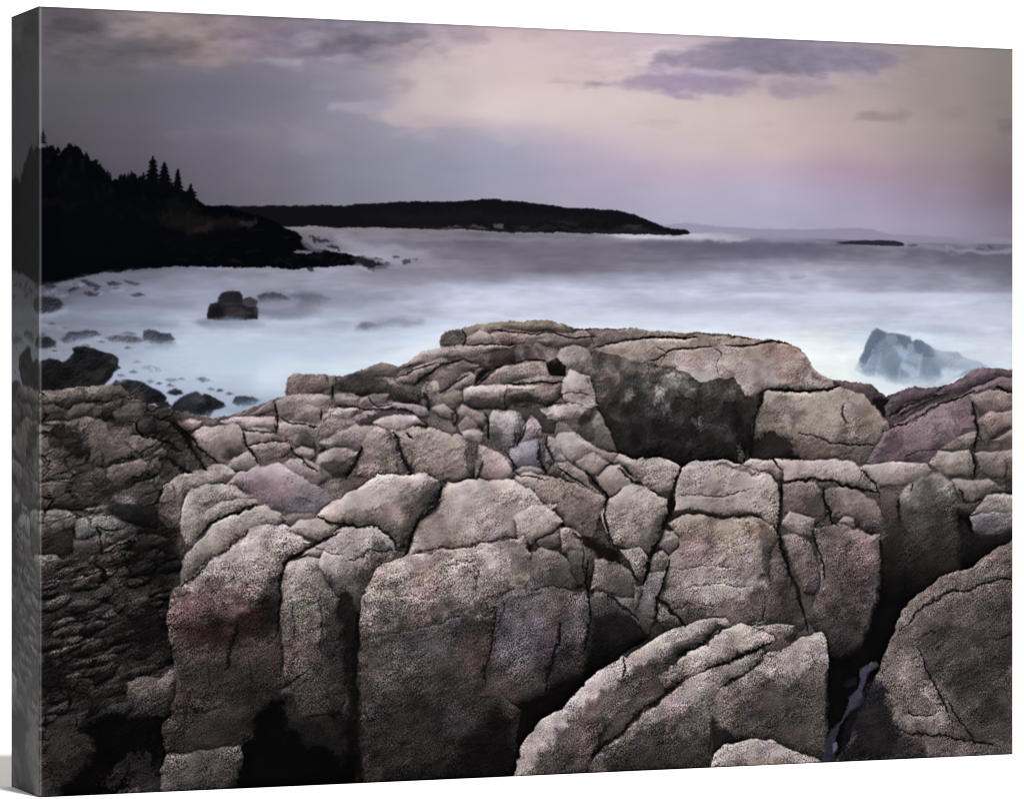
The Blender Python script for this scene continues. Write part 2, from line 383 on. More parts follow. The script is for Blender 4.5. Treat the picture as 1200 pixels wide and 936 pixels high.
# ---- sea
SOFT = 1.6
sea_id = region('printed_sea')
xs = [47, 150, 250, 350, 450, 550, 650, 750, 850, 950, 1050, 1150, 1187]
SEA = grid(xs, {
 264: [(70,68,78),(90,88,98),(110,108,118),(124,121,130),(134,130,140),(125,122,132),(130,128,140),(160,158,176),(164,162,184),(150,148,170),(145,142,164),(132,128,146),(124,118,134)],
 276: [(70,68,78),(90,88,98),(110,108,118),(112,108,116),(120,116,126),(112,107,117),(118,114,127),(176,174,190),(172,170,190),(146,143,164),(150,148,168),(132,128,146),(124,118,134)],
 287: [(70,68,78),(90,88,98),(120,118,132),(108,104,112),(122,118,130),(108,103,115),(110,106,120),(108,104,120),(104,102,120),(100,99,117),(130,127,143),(118,113,128),(112,108,122)],
 300: [(72,70,80),(100,98,112),(130,128,145),(138,135,150),(151,148,164),(124,119,134),(112,106,121),(114,109,124),(116,113,131),(118,115,132),(126,122,138),(104,101,116),(94,92,104)],
 315: [(64,62,72),(88,87,100),(136,136,154),(149,148,165),(138,135,152),(131,127,142),(119,115,129),(128,125,140),(148,147,166),(160,158,176),(150,149,167),(138,136,153),(118,116,130)],
 326: [(62,60,70),(112,112,128),(146,146,164),(150,149,166),(140,139,155),(146,145,162),(160,161,182),(172,175,197),(180,184,206),(166,166,186),(152,152,170),(140,139,156),(122,121,136)],
 340: [(72,71,84),(124,126,146),(150,154,174),(138,141,158),(148,150,168),(188,193,214),(196,199,221),(192,195,218),(193,197,219),(172,173,194),(160,160,180),(148,148,166),(138,138,156)],
 346: [(80,80,94),(127,130,150),(151,156,176),(136,139,157),(152,155,174),(192,197,217),(196,200,221),(192,195,218),(197,201,222),(196,198,219),(195,199,220),(187,191,212),(180,184,204)],
 360: [(98,101,118),(130,136,155),(150,155,175),(142,145,162),(166,171,191),(200,206,226),(191,197,218),(187,191,214),(191,197,217),(191,195,216),(193,199,221),(187,191,213),(182,186,206)],
 376: [(118,123,140),(148,157,178),(163,170,192),(174,184,207),(166,173,193),(196,203,223),(204,211,230),(205,212,231),(206,213,230),(205,212,229),(195,203,222),(190,196,216),(182,188,208)],
 395: [(112,115,130),(150,158,180),(177,187,210),(184,195,217),(190,202,222),(214,221,237),(224,230,241),(226,232,242),(228,234,243),(224,231,239),(194,207,223),(200,208,225),(194,202,219)],
 415: [(120,125,141),(150,159,180),(180,193,216),(181,193,215),(200,212,230),(220,226,238),(228,234,242),(230,235,242),(232,237,243),(232,239,241),(218,229,236),(206,214,227),(198,206,220)],
 436: [(130,136,152),(163,175,197),(180,193,213),(190,204,221),(214,224,235),(224,230,238),(228,234,242),(230,235,242),(230,235,240),(227,233,234),(216,228,235),(200,214,227),(195,205,220)],
 462: [(130,136,152),(156,166,187),(158,171,192),(168,184,202),(200,210,220),(222,226,230),(228,234,240),(228,232,238),(228,232,236),(226,229,231),(218,226,232),(200,212,225),(195,205,220)],
 500: [(130,136,152),(150,160,180),(150,165,186),(160,175,195),(200,210,220),(222,226,230),(228,234,240),(228,232,238),(228,232,236),(226,227,226),(218,226,232),(200,212,225),(195,205,220)],
})
streak = noise(3, 200, 1.0, 9, 1.0)
streak2 = noise(2, 60, .8, 14, 1.0, .03)
puff = noise(8, 160, 1.2, 3, 1.0)
amp = np.interp(SY, [265, 280, 320, 345, 380, 440], [.06, .075, .065, .05, .04, .022]).astype(np.float32)
SEA += np.interp(SY, [350, 400, 470], [0, 10, 13])[..., None] * np.array([1, .95, .8], np.float32)
SEA = SEA * (1 + amp * (streak * .5 + streak2 * .08 + puff * .6))[..., None]
p = straighten([(300,262),(600,270.5),(700,272),(810,273),(845,272.5),(900,277),(985,280.5),(1070,284),(1195,286)])
hor = np.interp(XX[0], p[:, 0], p[:, 1])
a = sstep((YY - hor[None, :]) / 2.5 + .5)[..., None]
IMG[:] = IMG * (1 - a) + SEA * a
LABEL[a[..., 0] > .5] = sea_id
W = dict(cloud=True, warp=2.0, jit=.4)
# white water and dark streaks
patch([(400,272),(560,277),(700,281),(690,284),(560,282),(430,277)], (140,135,143), 1.5, .4, **W)
patch([(700,274),(730,273.5),(800,276),(830,276),(880,279),(860,283),(800,281),(740,278)], (212,208,218), 1.8, .75, **W)
patch([(880,277),(940,279),(985,283),(960,288),(900,284)], (150,148,168), 3, .6, **W)
patch([(810,280),(900,283),(958,288),(955,300),(880,298),(800,295),(740,288)], (97,96,114), 5, .65, **W)
patch([(600,288),(660,286),(700,300),(740,310),(660,318),(600,310)], (112,106,121), 6, .5, **W)
patch([(640,280),(690,284),(760,292),(700,293),(650,287)], (128,124,138), 4, .5, **W)
patch([(1100,288),(1195,292),(1195,325),(1150,322),(1100,310)], (94,92,105), 8, .55, **W)
patch([(965,312),(1085,316),(1080,330),(980,330)], (157,155,174), 5, .5, **W)
patch([(915,324),(950,322),(985,326),(960,330),(920,330)], (182,182,203), 2.5, .7, **W)
patch([(925,324),(945,323),(945,326),(928,327)], (142,141,160), 1.2, .6, **W)
patch([(1088,289),(1130,290),(1195,293),(1195,297),(1130,295)], (158,153,170), 1.5, .6, **W)
patch([(1068,286),(1090,287),(1088,291),(1060,291)], (140,135,150), 2, .5, **W)
patch([(390,280),(440,284),(490,292),(500,296),(440,300),(400,292)], (160,157,174), 3, .6, **W)
patch([(410,284),(430,281),(470,284),(450,287)], (120,115,128), 2, .6, **W)
patch([(500,280),(530,283),(520,288),(500,286)], (112,107,118), 2, .6, **W)
patch([(530,288),(585,285),(592,290),(540,292)], (108,102,117), 2, .7, **W)
patch([(500,297),(600,295),(600,304),(530,302)], (115,110,125), 3, .5, **W)
patch([(410,320),(470,312),(600,315),(600,326),(520,330),(440,326)], (123,118,132), 5, .55, **W)
patch([(340,342),(390,340),(440,347),(460,352),(420,357),(350,356)], (126,130,148), 4, .55, **W)
patch([(415,385),(430,376),(470,372),(500,374),(480,380),(450,383),(430,386)], (128,134,152), 3.5, .7, **W)
patch([(417,384),(425,378),(440,380),(430,385)], (92,96,112), 2, .6, **W)
patch([(380,378),(402,375),(408,381),(390,384)], (160,170,190), 4, .6, **W)
patch([(725,354),(790,351),(795,357),(740,360)], (172,175,198), 3, .6, **W)
patch([(860,350),(900,352),(900,358),(870,356)], (178,182,205), 3, .4, **W)
patch([(1040,382),(1110,380),(1150,385),(1170,392),(1130,393),(1080,388)], (174,180,202), 4, .6, **W)
patch([(900,367),(960,364),(1000,370),(950,376)], (186,192,212), 5, .5, **W)
patch([(540,400),(480,412),(500,430),(600,384),(640,372)], (232,237,244), 9, .5, **W)
patch([(960,400),(1000,430),(1010,446),(980,440),(950,415)], (238,243,242), 8, .6, **W)
patch([(260,330),(300,326),(340,332),(300,338)], (156,157,176), 4, .5, **W)
patch([(80,345),(160,350),(150,358),(90,358)], (116,120,138), 5, .5, **W)
patch([(50,360),(110,362),(190,368),(180,376),(60,372)], (140,150,170), 5, .4, **W)
patch([(230,400),(320,405),(320,425),(240,430)], (186,200,222), 9, .4, **W)
# ---- islet on the right and skerries
rid = region('printed_islet')
patch([(978,284.5),(990,282.5),(1020,281.5),(1050,282),(1058,284),(1060,287.5),(1045,288.2),(1010,287)], (38,34,46), .8, .95, .3, .2, rid=rid)
patch([(1062,287),(1074,286),(1076,288.5),(1064,289)], (78,72,88), .8, .8, .4, .3)
for x, y in ((1146, 291), (1160, 289.5), (1150, 292), (1162, 291)):
    patch([(x-3,y),(x,y-1.2),(x+3,y),(x,y+1)], (74,68,80), .8, .8, .4, .3)
# ---- wooded island
rid = region('printed_island', 'long dark wooded island on the horizon of the print')
isl = [(225,240),(262,241),(300,241.5),(340,241),(392,241),(420,239),(470,237),(505,235.5),(540,235.5),(560,234.5),(566,233),(580,232.5),(596,235.5),(610,236),(640,240),(668,243),(700,244.8),(722,246.5),(740,251),(752,256),(765,260),(775,264),(790,267.5),(803,270),(809,272.5),(807,275),(780,274.5),(740,274),(700,273.5),(640,272.5),(600,271.5),(540,269),(470,267),(400,266),(330,265),(300,264),(225,262)]
patch(isl, (17,17,21), .9, 1, .5, .38, rid=rid, smooth=0)
patch([(480,262),(520,266),(600,267),(700,268),(745,266),(790,271),(760,273),(700,272),(600,270.5),(500,267)], (38,36,41), 2, .7, 1.5, 1)
patch([(420,252),(540,246),(640,252),(720,256),(700,262),(560,262),(440,260)], (24,24,24), 5, .7, 2, 2)
for x, y, w, h, c in ((583,263,6,4,(96,92,94)),(560,267,14,2,(78,74,80)),(527,267,16,1.6,(84,80,88)),(610,266,10,2,(52,50,54)),(740,266,14,3,(52,50,54)),(660,262,20,3,(34,34,34))):
    patch([(x-w,y),(x-w*.3,y-h),(x+w,y-h*.4),(x+w*.6,y+h)], c, 1.2, .75, 1, .8)
patch([(330,265.5),(400,267),(500,268.5),(600,272),(690,274),(690,275.5),(600,273.5),(480,270.5),(330,268)], (128,122,128), .9, .6, .5, .3)
# ---- headland with spruces
rid = region('printed_headland', 'black headland on the left side of the print')
head = [(40,176),(48,174),(56,173),(58,170.5),(62,171),(65,175),(67,181),(71,182),(73,176),(77,172),(79,168.5),(83,168),(86,171),(89,170),(93,172),(96,177),(100,182),(104,187),(109,189),(112,187),(115,192),(119,197),(123,199),(127,207),(131,212),(135,208),(140,211),(146,209),(150,209),(154,202),(158,206),(161,211),(166,207),(170,211),(174,213),(186,214),(200,216),(214,222),(233,236),(240,240),(265,241),(290,249),(318,258),(330,264),(345,271),(352,277),(356,283),(372,291),(392,295),(408,298),(428,303),(450,309),(432,312),(400,311),(362,313),(300,313),(250,312),(210,312.5),(185,314),(160,316),(130,318),(108,321),(85,327),(62,332),(40,336)]
patch(head, (5,6,9), .8, 1, .7, .5, rid=rid, smooth=0)
def spruce(x, y0, y1, w, s):                # a conifer silhouette, tiers of drooping boughs
    r = np.random.default_rng(s); L = []; R = []
    n = 7
    for i in range(n + 1):
        t = i / n; y = y0 + (y1 - y0) * t
        ww = w * (.16 + .84 * t ** .75) * r.uniform(.75, 1.2)
        L += [(x - ww, y + 1.2), (x - ww * .55, y + 1.6)]; R += [(x + ww * r.uniform(.8, 1.1), y + 1.0), (x + ww * .5, y + 1.6)]
    rid = region('printed_spruce', None)
    patch([(x, y0 - 2)] + R + L[::-1], (6, 8, 11), .7, 1, .3, .35, rid=rid, smooth=0)
spruce(179, 184, 222, 13, 3); spruce(192.5, 192, 224, 12, 4); spruce(208.5, 199, 234, 11.5, 5); spruce(223, 217, 244, 13, 6); spruce(168, 203, 220, 8, 12)
spruce(50.5, 153, 166, 4, 8); spruce(81, 168, 180, 5, 2); spruce(61, 171, 182, 5, 1); spruce(154, 202, 214, 5, 9)
patch([(47,163),(50,156),(54,158),(52,164),(49,170)], (30,30,32), 1.2, .8, .8, 1)
_r = np.random.default_rng(4)
_hx = [48,62,72,83,95,108,119,131,140,150,158,168,188,200,216,235]; _hy = [176,176,178,172,178,190,199,213,212,210,208,214,217,219,228,240]
for _i in range(46):                        # a ragged spruce line along the crest
    _x = _r.uniform(47, 236); _y = float(np.interp(_x, _hx, _hy)); _h = _r.uniform(4, 9); _b = _r.uniform(1.6, 3.4)
    patch([(_x, _y - _h), (_x + _b * .45, _y - _h * .45), (_x + _b, _y + 3), (_x - _b, _y + 3), (_x - _b * .5, _y - _h * .4)], (6, 8, 11), .7, .95, .5, .6, rid=rid, smooth=0)
for _i in range(70):                        # boughs a shade lighter inside the wood
    _x = _r.uniform(50, 240); _y = float(np.interp(_x, _hx, _hy)) + _r.uniform(6, 46); _b = _r.uniform(2, 5)
    patch([(_x, _y - _b * 1.6), (_x + _b, _y + _b), (_x - _b, _y + _b)], (14, 16, 19), 2, .55, 1, 1)
for _i in range(40):                        # ledges along its foot
    _x = _r.uniform(190, 420); _y = _r.uniform(268, 308) if _x < 340 else _r.uniform(296, 310); _b = _r.uniform(4, 10)
    if _x < 340 or _y > 294: patch([(_x - _b, _y), (_x - _b * .3, _y - 2), (_x + _b, _y - .5), (_x + _b * .5, _y + 1.5)], (24, 23, 27), 1.2, .5, 1, 1)
patch([(120,225),(200,235),(300,270),(250,300),(120,306),(70,300),(66,200),(95,195)], (8,9,13), 8, .6)
patch([(185,250),(215,247),(240,255),(270,252),(300,258),(290,268),(250,272),(225,272),(195,262)], (28,24,22), 5, .6, 3, 2)
patch([(225,268),(242,260),(250,263),(246,272),(225,272)], (38,30,31), 2, .7, 2, 1)
patch([(278,258),(298,257),(300,263),(282,264)], (46,43,46), 2, .7, 2, 1)
patch([(200,228),(222,240),(215,250),(190,247)], (14,16,20), 4, .7, 2, 1)
patch([(50,235),(105,239),(90,245),(50,244)], (14,14,15), 4, .7, 2, 1)
patch([(350,279),(372,278),(380,283),(392,292),(372,294),(356,290)], (112,108,120), 2, .7)
patch([(356,277),(372,276.5),(384,281),(392,284),(378,284)], (46,42,52), 1.2, .9, 1, 1)
patch([(380,289),(386,286),(400,291),(396,293)], (46,42,52), 1.2, .9, 1, 1)
patch([(341,295),(350,292),(366,293.5),(364,296),(345,296)], (122,118,128), .9, .85, .6, .4)
patch([(410,300),(436,302),(460,308),(450,313),(420,313)], (50,48,58), 2, .6, 1.5, 1)
patch([(435,310),(455,309),(463,312),(440,314)], (100,97,110), 1.5, .6, 1, 1)
for q in ([(459,301),(464,299.5),(470,301.5),(462,303)], [(470,305),(480,304),(482,309),(472,309)], [(433,301),(440,301.5),(450,304),(440,303)], [(482,303),(490,302.5),(488,304)]):
    patch(q, (60,57,68), 1.1, .85, .7, .5)
patch([(405,312),(420,309),(434,316),(425,318),(412,316)], (168,166,180), 2, .5)
patch([(355,311),(362,309),(368,314),(358,315)], (40,40,48), 1, .8)
# surf line under the headland
patch([(47,336),(90,326),(130,320),(200,316),(300,316),(300,321),(200,322),(120,328),(60,344)], (126,126,144), 3, .5, **W)
# ---- rocks standing in the surf
def surf_rock(pts, c, cb, lab=None, f=1.2, al=1.0):
    rid = region('printed_surf_rock', lab)
    patch(pts, c, f, al, .5, .3, c2=cb, rid=rid, rock=1.0, smooth=0)
for q in ([(52,333),(60,331),(66,335),(58,339),(52,338)], [(93,328),(98,326),(108,331),(119,336),(115,338),(102,335)], [(80,340),(86,336),(98,336),(92,339),(82,342)], [(97,343),(105,342),(117,343),(112,347),(100,347)], [(124,331),(132,329),(142,332),(138,334),(126,334)], [(144,328),(150,328),(165,333),(160,335),(150,332)], [(152,345),(164,343),(170,346),(158,348)]):
    surf_rock(q, (50,48,58), (66,64,76), f=1.2, al=.85)
surf_rock([(35,356),(44,348),(56,347),(68,350),(75,356),(72,362),(60,366),(48,367),(36,364)], (40,39,46), (66,66,78), f=2)
patch([(225,378),(243,374),(270,376),(302,374),(306,378),(270,380),(240,382)], (126,133,152), 2, .6)
patch([(300,345),(318,341),(350,345),(372,350),(380,356),(350,364),(300,368),(290,358)], (112,113,128), 4, .7, cloud=True)
surf_rock([(242.5,374),(243,362),(246,356),(252,354.5),(262,353),(280,352.5),(295,355),(302,361),(302,374),(280,375.5),(258,375)], (44,42,47), (27,26,31), 'square boulder in the surf near the headland')
surf_rock([(254,355),(256,348),(261,342),(270,340.5),(280,341.5),(284,347),(283.5,354),(268,355)], (34,33,39), (38,37,43))
patch([(260,366),(266,359),(284,361),(297,367),(282,372),(266,372)], (66,62,65), 2, .6, 1, .5)
patch([(243,363),(256,358),(262,366),(258,374),(243,374)], (24,23,28), 1.5, .7, 1, .5)
patch([(254,354),(284,354),(296,356),(280,357),(262,356)], (62,60,66), 1.2, .6, 1, .5)
surf_rock([(283,351),(292,348),(302,352),(300,360),(286,358)], (56,54,62), (70,68,76))
surf_rock([(300,347),(310,343),(320,342),(328,344),(342,351),(340,354),(325,352),(305,354)], (64,64,74), (110,112,126), f=1.6, al=.9)
patch([(335,345),(350,343),(370,348),(388,351),(372,353),(345,351)], (94,98,112), 2.5, .8, cloud=True)
surf_rock([(39,401),(46,394),(56,394),(66,400),(64,406),(42,409)], (40,40,47), (76,79,92), f=1.8)
patch([(44,390),(52,388),(57,390),(50,392)], (58,62,72), 1.2, .7)
surf_rock([(70,398),(80,389),(95,387.5),(112,388),(118,392),(105,396),(95,400),(75,402)], (60,63,73), (88,93,108), f=1.8, al=.9)
patch([(80,388),(92,387),(112,387.5),(110,389.5),(85,390)], (44,46,54), 1.2, .6)
surf_rock([(123,396),(135,392),(150,393),(165,396),(172,400),(160,402),(130,400)], (70,74,86), (98,104,120), f=2, al=.85)
surf_rock([(140,390),(148,388),(160,391),(155,393)], (92,98,114), (100,104,120), f=1.5, al=.7)
surf_rock([(166,395),(168,388),(173,385.5),(180,387),(188,390),(200,391),(204,397),(200,402),(180,403),(167,400)], (58,62,72), (92,98,114), f=1.5)
patch([(168,402),(205,398),(203,408),(170,406)], (124,132,152), 3, .6)
surf_rock([(165,430),(172,427.5),(185,430),(188,434),(176,436)], (112,120,138), (140,150,170), f=1.8, al=.8)
surf_rock([(214,430),(222,428),(228,430),(220,432)], (130,142,162), (150,160,180), f=1.5, al=.7)
for q in ([(170,446),(176,444),(181,447),(174,449)], [(193,445),(205,443),(208,446),(198,448)], [(229,443),(238,442),(245,446),(236,448)]):
    surf_rock(q, (92,102,120), (120,132,150), f=1.6, al=.8)
surf_rock([(40,436),(46,423),(58,420),(66,421),(72,424),(80,420),(86,412),(84,408),(92,405),(100,405),(110,408),(118,411),(130,415),(138,420),(139,428),(142,431),(135,436),(128,446),(120,452),(80,456),(40,460)], (31,32,36), (26,25,26), 'large black wet boulder at the edge of the surf')
patch([(120,417),(132,418),(139,424),(136,430),(126,424)], (54,57,66), 3, .7)
patch([(95,434),(130,434),(125,446),(105,444)], (46,43,43), 3, .7)
patch([(50,432),(90,432),(85,446),(60,452),(45,450)], (19,19,19), 6, .8)
surf_rock([(130,452),(135,446),(150,444),(162,446),(175,452),(188,459),(195,465),(192,471),(170,473),(150,470),(140,458)], (38,39,46), (30,30,34), f=1.3)
patch([(147,458),(160,454),(172,466),(166,472),(155,472)], (66,58,54), 4, .7)
surf_rock([(195,460),(198,456),(205,454.5),(213,457),(215,461),(205,463)], (36,39,46), (48,52,60), f=1.2)
surf_rock([(182,472),(195,470),(200,476),(188,479)], (34,34,40), (46,46,54), f=1.2)
surf_rock([(198,478),(204,471),(214,464),(223,459.5),(230,459),(236,464),(240,462),(250,465),(262,472),(264,476),(250,480),(244,486),(230,487),(210,486)], (44,46,54), (26,27,31), 'dark pyramid rock at the water edge')
patch([(236,464),(241,463),(246,470),(247,486),(242,486)], (26,28,34), 1.5, .7)
patch([(222,466),(234,464),(240,474),(228,472)], (62,63,70), 3, .6)
surf_rock([(272,472),(275,465),(285,464),(296,466),(304,469),(298,474),(282,477)], (46,50,58), (96,108,122), f=1.5)
patch([(262,480),(290,472),(320,465),(330,468),(300,484),(270,488)], (150,164,184), 4, .6)
# ice-blue rock under spilling water on the right
rid = region('printed_surf_rock', 'pale blue rock on the right with water pouring off it')
B = dict(warp=1.2, jit=.35)
patch([(1001,434),(1008,417),(1016,401),(1021,389),(1027,385),(1034,387),(1040,391),(1055,391.5),(1066,394),(1070,400),(1074,398),(1082,402),(1092,407),(1105,411),(1120,413),(1128,418),(1145,424),(1157,430),(1140,436),(1120,442),(1105,452),(1080,454),(1060,452),(1035,446),(1015,440)], (112,122,140), 1.8, .97, .8, .25, c2=(142,157,178), rid=rid, rock=.3, smooth=0)
patch([(1006,424),(1016,402),(1021,389),(1027,385.5),(1036,389),(1037,396),(1026,408),(1016,428)], (101,112,131), 2.5, .85, **B)
patch([(1012,428),(1030,400),(1037,397),(1034,414),(1026,438),(1014,436)], (132,147,170), 2.5, .7, **B)
patch([(1036,393),(1050,394),(1056,398),(1046,404),(1038,402)], (144,158,181), 1.8, .8, **B)
patch([(1050,393),(1064,394.5),(1070,401),(1066,408),(1058,404),(1053,399)], (104,114,134), 1.6, .85, **B)
patch([(1071,400),(1075,398),(1083,402),(1096,411),(1094,418),(1082,419),(1072,411)], (102,113,133), 1.8, .85, **B)
patch([(1064,402),(1071,402),(1072,412),(1064,411)], (152,167,190), 1.5, .7, **B)
patch([(1094,410),(1120,413),(1140,424),(1130,428),(1105,424)], (138,152,175), 2.5, .7, **B)
patch([(1112,412),(1121,413),(1128,418),(1118,418)], (114,125,144), 1.5, .7, **B)
patch([(1044,405),(1060,406),(1080,418),(1072,428),(1056,418)], (160,175,198), 3, .7, **B)
patch([(1044,414),(1054,420),(1060,438),(1050,444),(1038,440),(1038,424)], (112,127,150), 3.5, .6, **B)
patch([(1080,419),(1094,422),(1104,440),(1094,450),(1080,438)], (116,131,154), 3.5, .65, **B)
patch([(1056,424),(1070,430),(1078,438),(1070,442),(1058,434)], (182,197,216), 3, .65, **B)
patch([(1064,440),(1078,440),(1088,450),(1066,454)], (150,167,190), 3, .5, **B)
patch([(1100,432),(1132,430),(1120,440),(1106,448)], (200,214,228), 4, .8, **B)
for x0, y0, x1, y1 in ((1034,410,1026,440),(1062,410,1052,444),(1024,408,1014,432),(1080,414,1074,446)):
    patch([(x0-1,y0),(x0+1,y0),(x1+2,y1),(x1-2,y1)], (176,191,211), 2, .4, **B)
patch([(996,436),(1012,438),(1040,448),(1070,455),(1060,460),(1020,449)], (224,234,240), 6, .85)

# smears and bright wash round the surf rocks
patch([(60,372),(130,372),(210,378),(200,384),(120,382),(60,384)], (112,118,134), 4, .5, **W)
patch([(100,350),(200,352),(230,356),(190,360),(110,358)], (118,122,140), 4, .5, **W)
patch([(300,356),(350,358),(380,366),(340,370),(302,370)], (118,122,138), 4, .55, **W)
patch([(226,376),(243,374),(300,376),(310,379),(270,383),(235,382)], (112,118,134), 3, .6, **W)
patch([(150,414),(260,398),(340,396),(420,402),(400,420),(330,436),(250,440),(180,430)], (193,207,228), 9, .55, **W)
patch([(300,430),(340,420),(400,428),(430,420),(420,434),(340,440),(330,456),(300,452)], (214,226,238), 7, .7, **W)
patch([(520,392),(470,412),(440,424),(480,424),(515,402)], (230,235,242), 5, .7, **W)
patch([(690,356),(760,350),(860,352),(900,362),(820,368),(740,366)], (178,182,204), 6, .5, **W)
patch([(560,350),(650,345),(690,352),(640,362),(560,364)], (206,210,228), 6, .6, **W)
patch([(620,366),(760,368),(900,374),(940,386),(860,386),(700,380)], (216,223,238), 7, .6, **W)
patch([(940,346),(1060,343),(1150,350),(1080,360),(960,358)], (203,207,226), 6, .6, **W)
patch([(1100,366),(1187,362),(1187,376),(1120,378)], (201,206,224), 6, .6, **W)

patch([(1086,404),(1120,408),(1165,424),(1165,436),(1125,436),(1100,424)], (196,206,220), 7, .55, **W)
patch([(1004,440),(1030,440),(1060,446),(1100,444),(1120,436),(1124,446),(1090,462),(1030,458),(1000,448)], (216,226,234), 7, .75, **W)
patch([(996,424),(1006,420),(1012,436),(1000,442)], (222,230,236), 4, .6, **W)
_r = np.random.default_rng(21)
for _x, _y, _w in ((56,342,5),(70,345,4),(88,334,5),(112,340,4),(136,338,5),(60,380,5),(76,384,5),(100,404,5),(118,400,4),(150,408,5),(64,412,4),(156,436,6),(142,440,5),(200,452,5),(186,450,4),(212,444,4),(256,458,5),(268,462,4),(246,456,4),(160,424,4)):
    _c = int(_r.integers(40, 72)); _h = _w * _r.uniform(.32, .6)
    surf_rock([(_x-_w,_y),(_x-_w*.6,_y-_h*.7),(_x-_w*.1,_y-_h),(_x+_w*.6,_y-_h*.6),(_x+_w,_y),(_x,_y+_h*.5)], (_c,_c+2,_c+8), (_c+34,_c+38,_c+48), f=1.3, al=.85)
    patch([(_x-_w*1.6,_y+1),(_x,_y),(_x+_w*1.8,_y+1),(_x,_y+_h*1.4)], (150+_y//14,158+_y//14,178+_y//14), 2.4, .55, **W)
for q in ([(244,376),(270,374),(304,374),(312,380),(270,384),(238,382)], [(166,402),(190,400),(206,401),(210,407),(180,409),(162,406)], [(70,402),(95,400),(118,396),(122,402),(90,407),(70,406)], [(124,401),(150,402),(174,400),(172,406),(130,406)],
          [(40,368),(60,366),(76,361),(80,368),(52,373),(40,373)], [(300,354),(330,352),(350,353),(346,360),(310,360)], [(140,432),(150,436),(142,448),(136,444)], [(200,484),(246,486),(266,476),(274,482),(250,490),(205,490)]):
    patch(q, (158,168,190), 3.2, .55, **W)
# ---- the granite ledge: a dark bed first, then its boulders from back to front
BED_ID = rid = region('printed_ledge', 'dark gaps and shadow between the boulders')
bed = [(40,456),(70,457),(100,452),(142,452),(150,460),(170,470),(195,478),(215,483),(245,488),(270,487),(290,480),(320,468),(335,462),(337,442),(345,437.5),(375,437),(400,440),(415,438),(430,432),(437,428),(445,424.5),(455,425.5),(468,430),(480,422),(495,411),(515,407),(516,393),(520,390),(535,386),(560,380.5),(600,376.5),(625,375),(645,377),(665,382),(680,384.5),(700,384),(740,384),(760,388),(800,389.5),(860,391.5),(875,394),(890,397.5),(920,400),(928,404),(936,408),(945,418),(952,430),(965,440),(978,447),(1010,448),(1022,450),(1030,458),(1037,464),(1047,460),(1060,455),(1072,451),(1100,453),(1112,450),(1125,443),(1138,435),(1150,431.5),(1195,432),(1195,900),(600,925),(40,945)]
SEA_ONLY = IMG.copy(); ROCK_SEA = ROCK.copy()
_sd, _sl, _p = field(bed, 6, .8, .45, 0)
BED = np.zeros((PH, PW), np.float32); BED[_sl] = sstep(.5 - _sd / 2.0)
patch(bed, (84,76,72), .9, 1, 1.0, .8, rid=rid, smooth=0, rock=1.0)
ROCK[LABEL == rid] = 1.0
S = stone
R_ = dict(rock=1.0)
# shadow bed tones
patch([(40,640),(200,600),(215,660),(200,740),(200,850),(160,940),(40,945)], (44,39,38), 14, .95, 3, 2)
patch([(690,400),(880,440),(890,545),(700,530)], (26,20,20), 10, .95)
patch([(1020,600),(1195,600),(1195,660),(1080,690),(1010,860),(960,900),(960,700)], (10,8,8), 10, 1)
patch([(560,560),(800,560),(800,760),(640,820),(560,820)], (58,51,49), 16, .9)
patch([(215,500),(340,440),(520,395),(700,380),(700,520),(660,620),(230,640)], (112,102,97), 14, .9)
patch([(180,830),(420,820),(430,940),(180,940)], (14,11,11), 14, 1)
patch([(560,780),(720,740),(700,920),(560,920)], (12,9,9), 12, 1)
# --- upper left, in shade
S([(40,459),(60,457),(90,453),(120,451),(143,452),(151,461),(138,470),(112,471),(90,473),(80,479),(64,473),(40,479)], (104,96,90), (70,63,60), rim=.35)
S([(40,480),(62,473),(75,480),(77,490),(62,492),(40,493)], (92,84,80), (46,41,41), 6)
S([(76,484),(84,477),(97,473),(109,474),(113,480),(106,492),(85,493),(77,493)], (98,87,85), (58,50,50), 7)
S([(109,478),(135,470),(150,463),(153,475),(140,486),(122,491),(108,491)], (86,78,74), (54,48,46), 8)
S([(132,484),(150,472),(163,472),(172,489),(166,496),(150,499),(138,493)], (106,98,93), (66,59,56), 7)
S([(156,490),(180,487),(183,505),(172,511),(155,509)], (68,57,58), (50,42,42), 8)
S([(40,496),(62,493),(72,494),(100,491),(130,494),(148,503),(151,511),(141,518),(147,523),(160,531),(158,537),(130,546),(100,552),(75,549),(50,536),(40,531)], (110,101,96), (78,71,68), 9)
patch([(52,502),(70,496),(90,500),(105,515),(102,527),(75,531),(55,520),(46,508)], (37,31,31), 6, .92, 4, 2)
patch([(88,495),(110,500),(125,510),(142,500),(149,508),(130,517),(108,510)], (126,117,111), 4, .7, 3, 2)
S([(144,515),(155,511),(178,509),(194,515),(186,525),(171,533),(162,529),(154,525)], (104,96,92), (82,75,72), 6)
patch([(146,516),(156,512),(162,513),(158,522),(157,527)], (142,134,129), 2.5, .85)
S([(181,531),(188,526),(196,528),(195,536),(187,538)], (118,110,106), (84,77,74), 4)
S([(40,540),(55,538),(75,545),(93,551),(80,558),(60,566),(40,570)], (92,84,81), (74,67,65), 6)
patch([(72,553),(82,548),(93,550),(80,558)], (128,120,116), 2.5, .7)
S([(40,570),(85,560),(110,549),(140,543),(165,535),(186,536),(192,547),(186,555),(166,562),(142,574),(125,582),(105,595),(86,598),(55,597),(40,591)], (96,87,83), (60,53,51), 8)
S([(129,586),(160,567),(187,556),(196,561),(192,580),(188,601),(160,593),(130,591)], (88,81,77), (74,67,65), 6)
patch([(131,584),(145,580),(160,583),(161,591),(140,590)], (136,128,124), 3, .8)
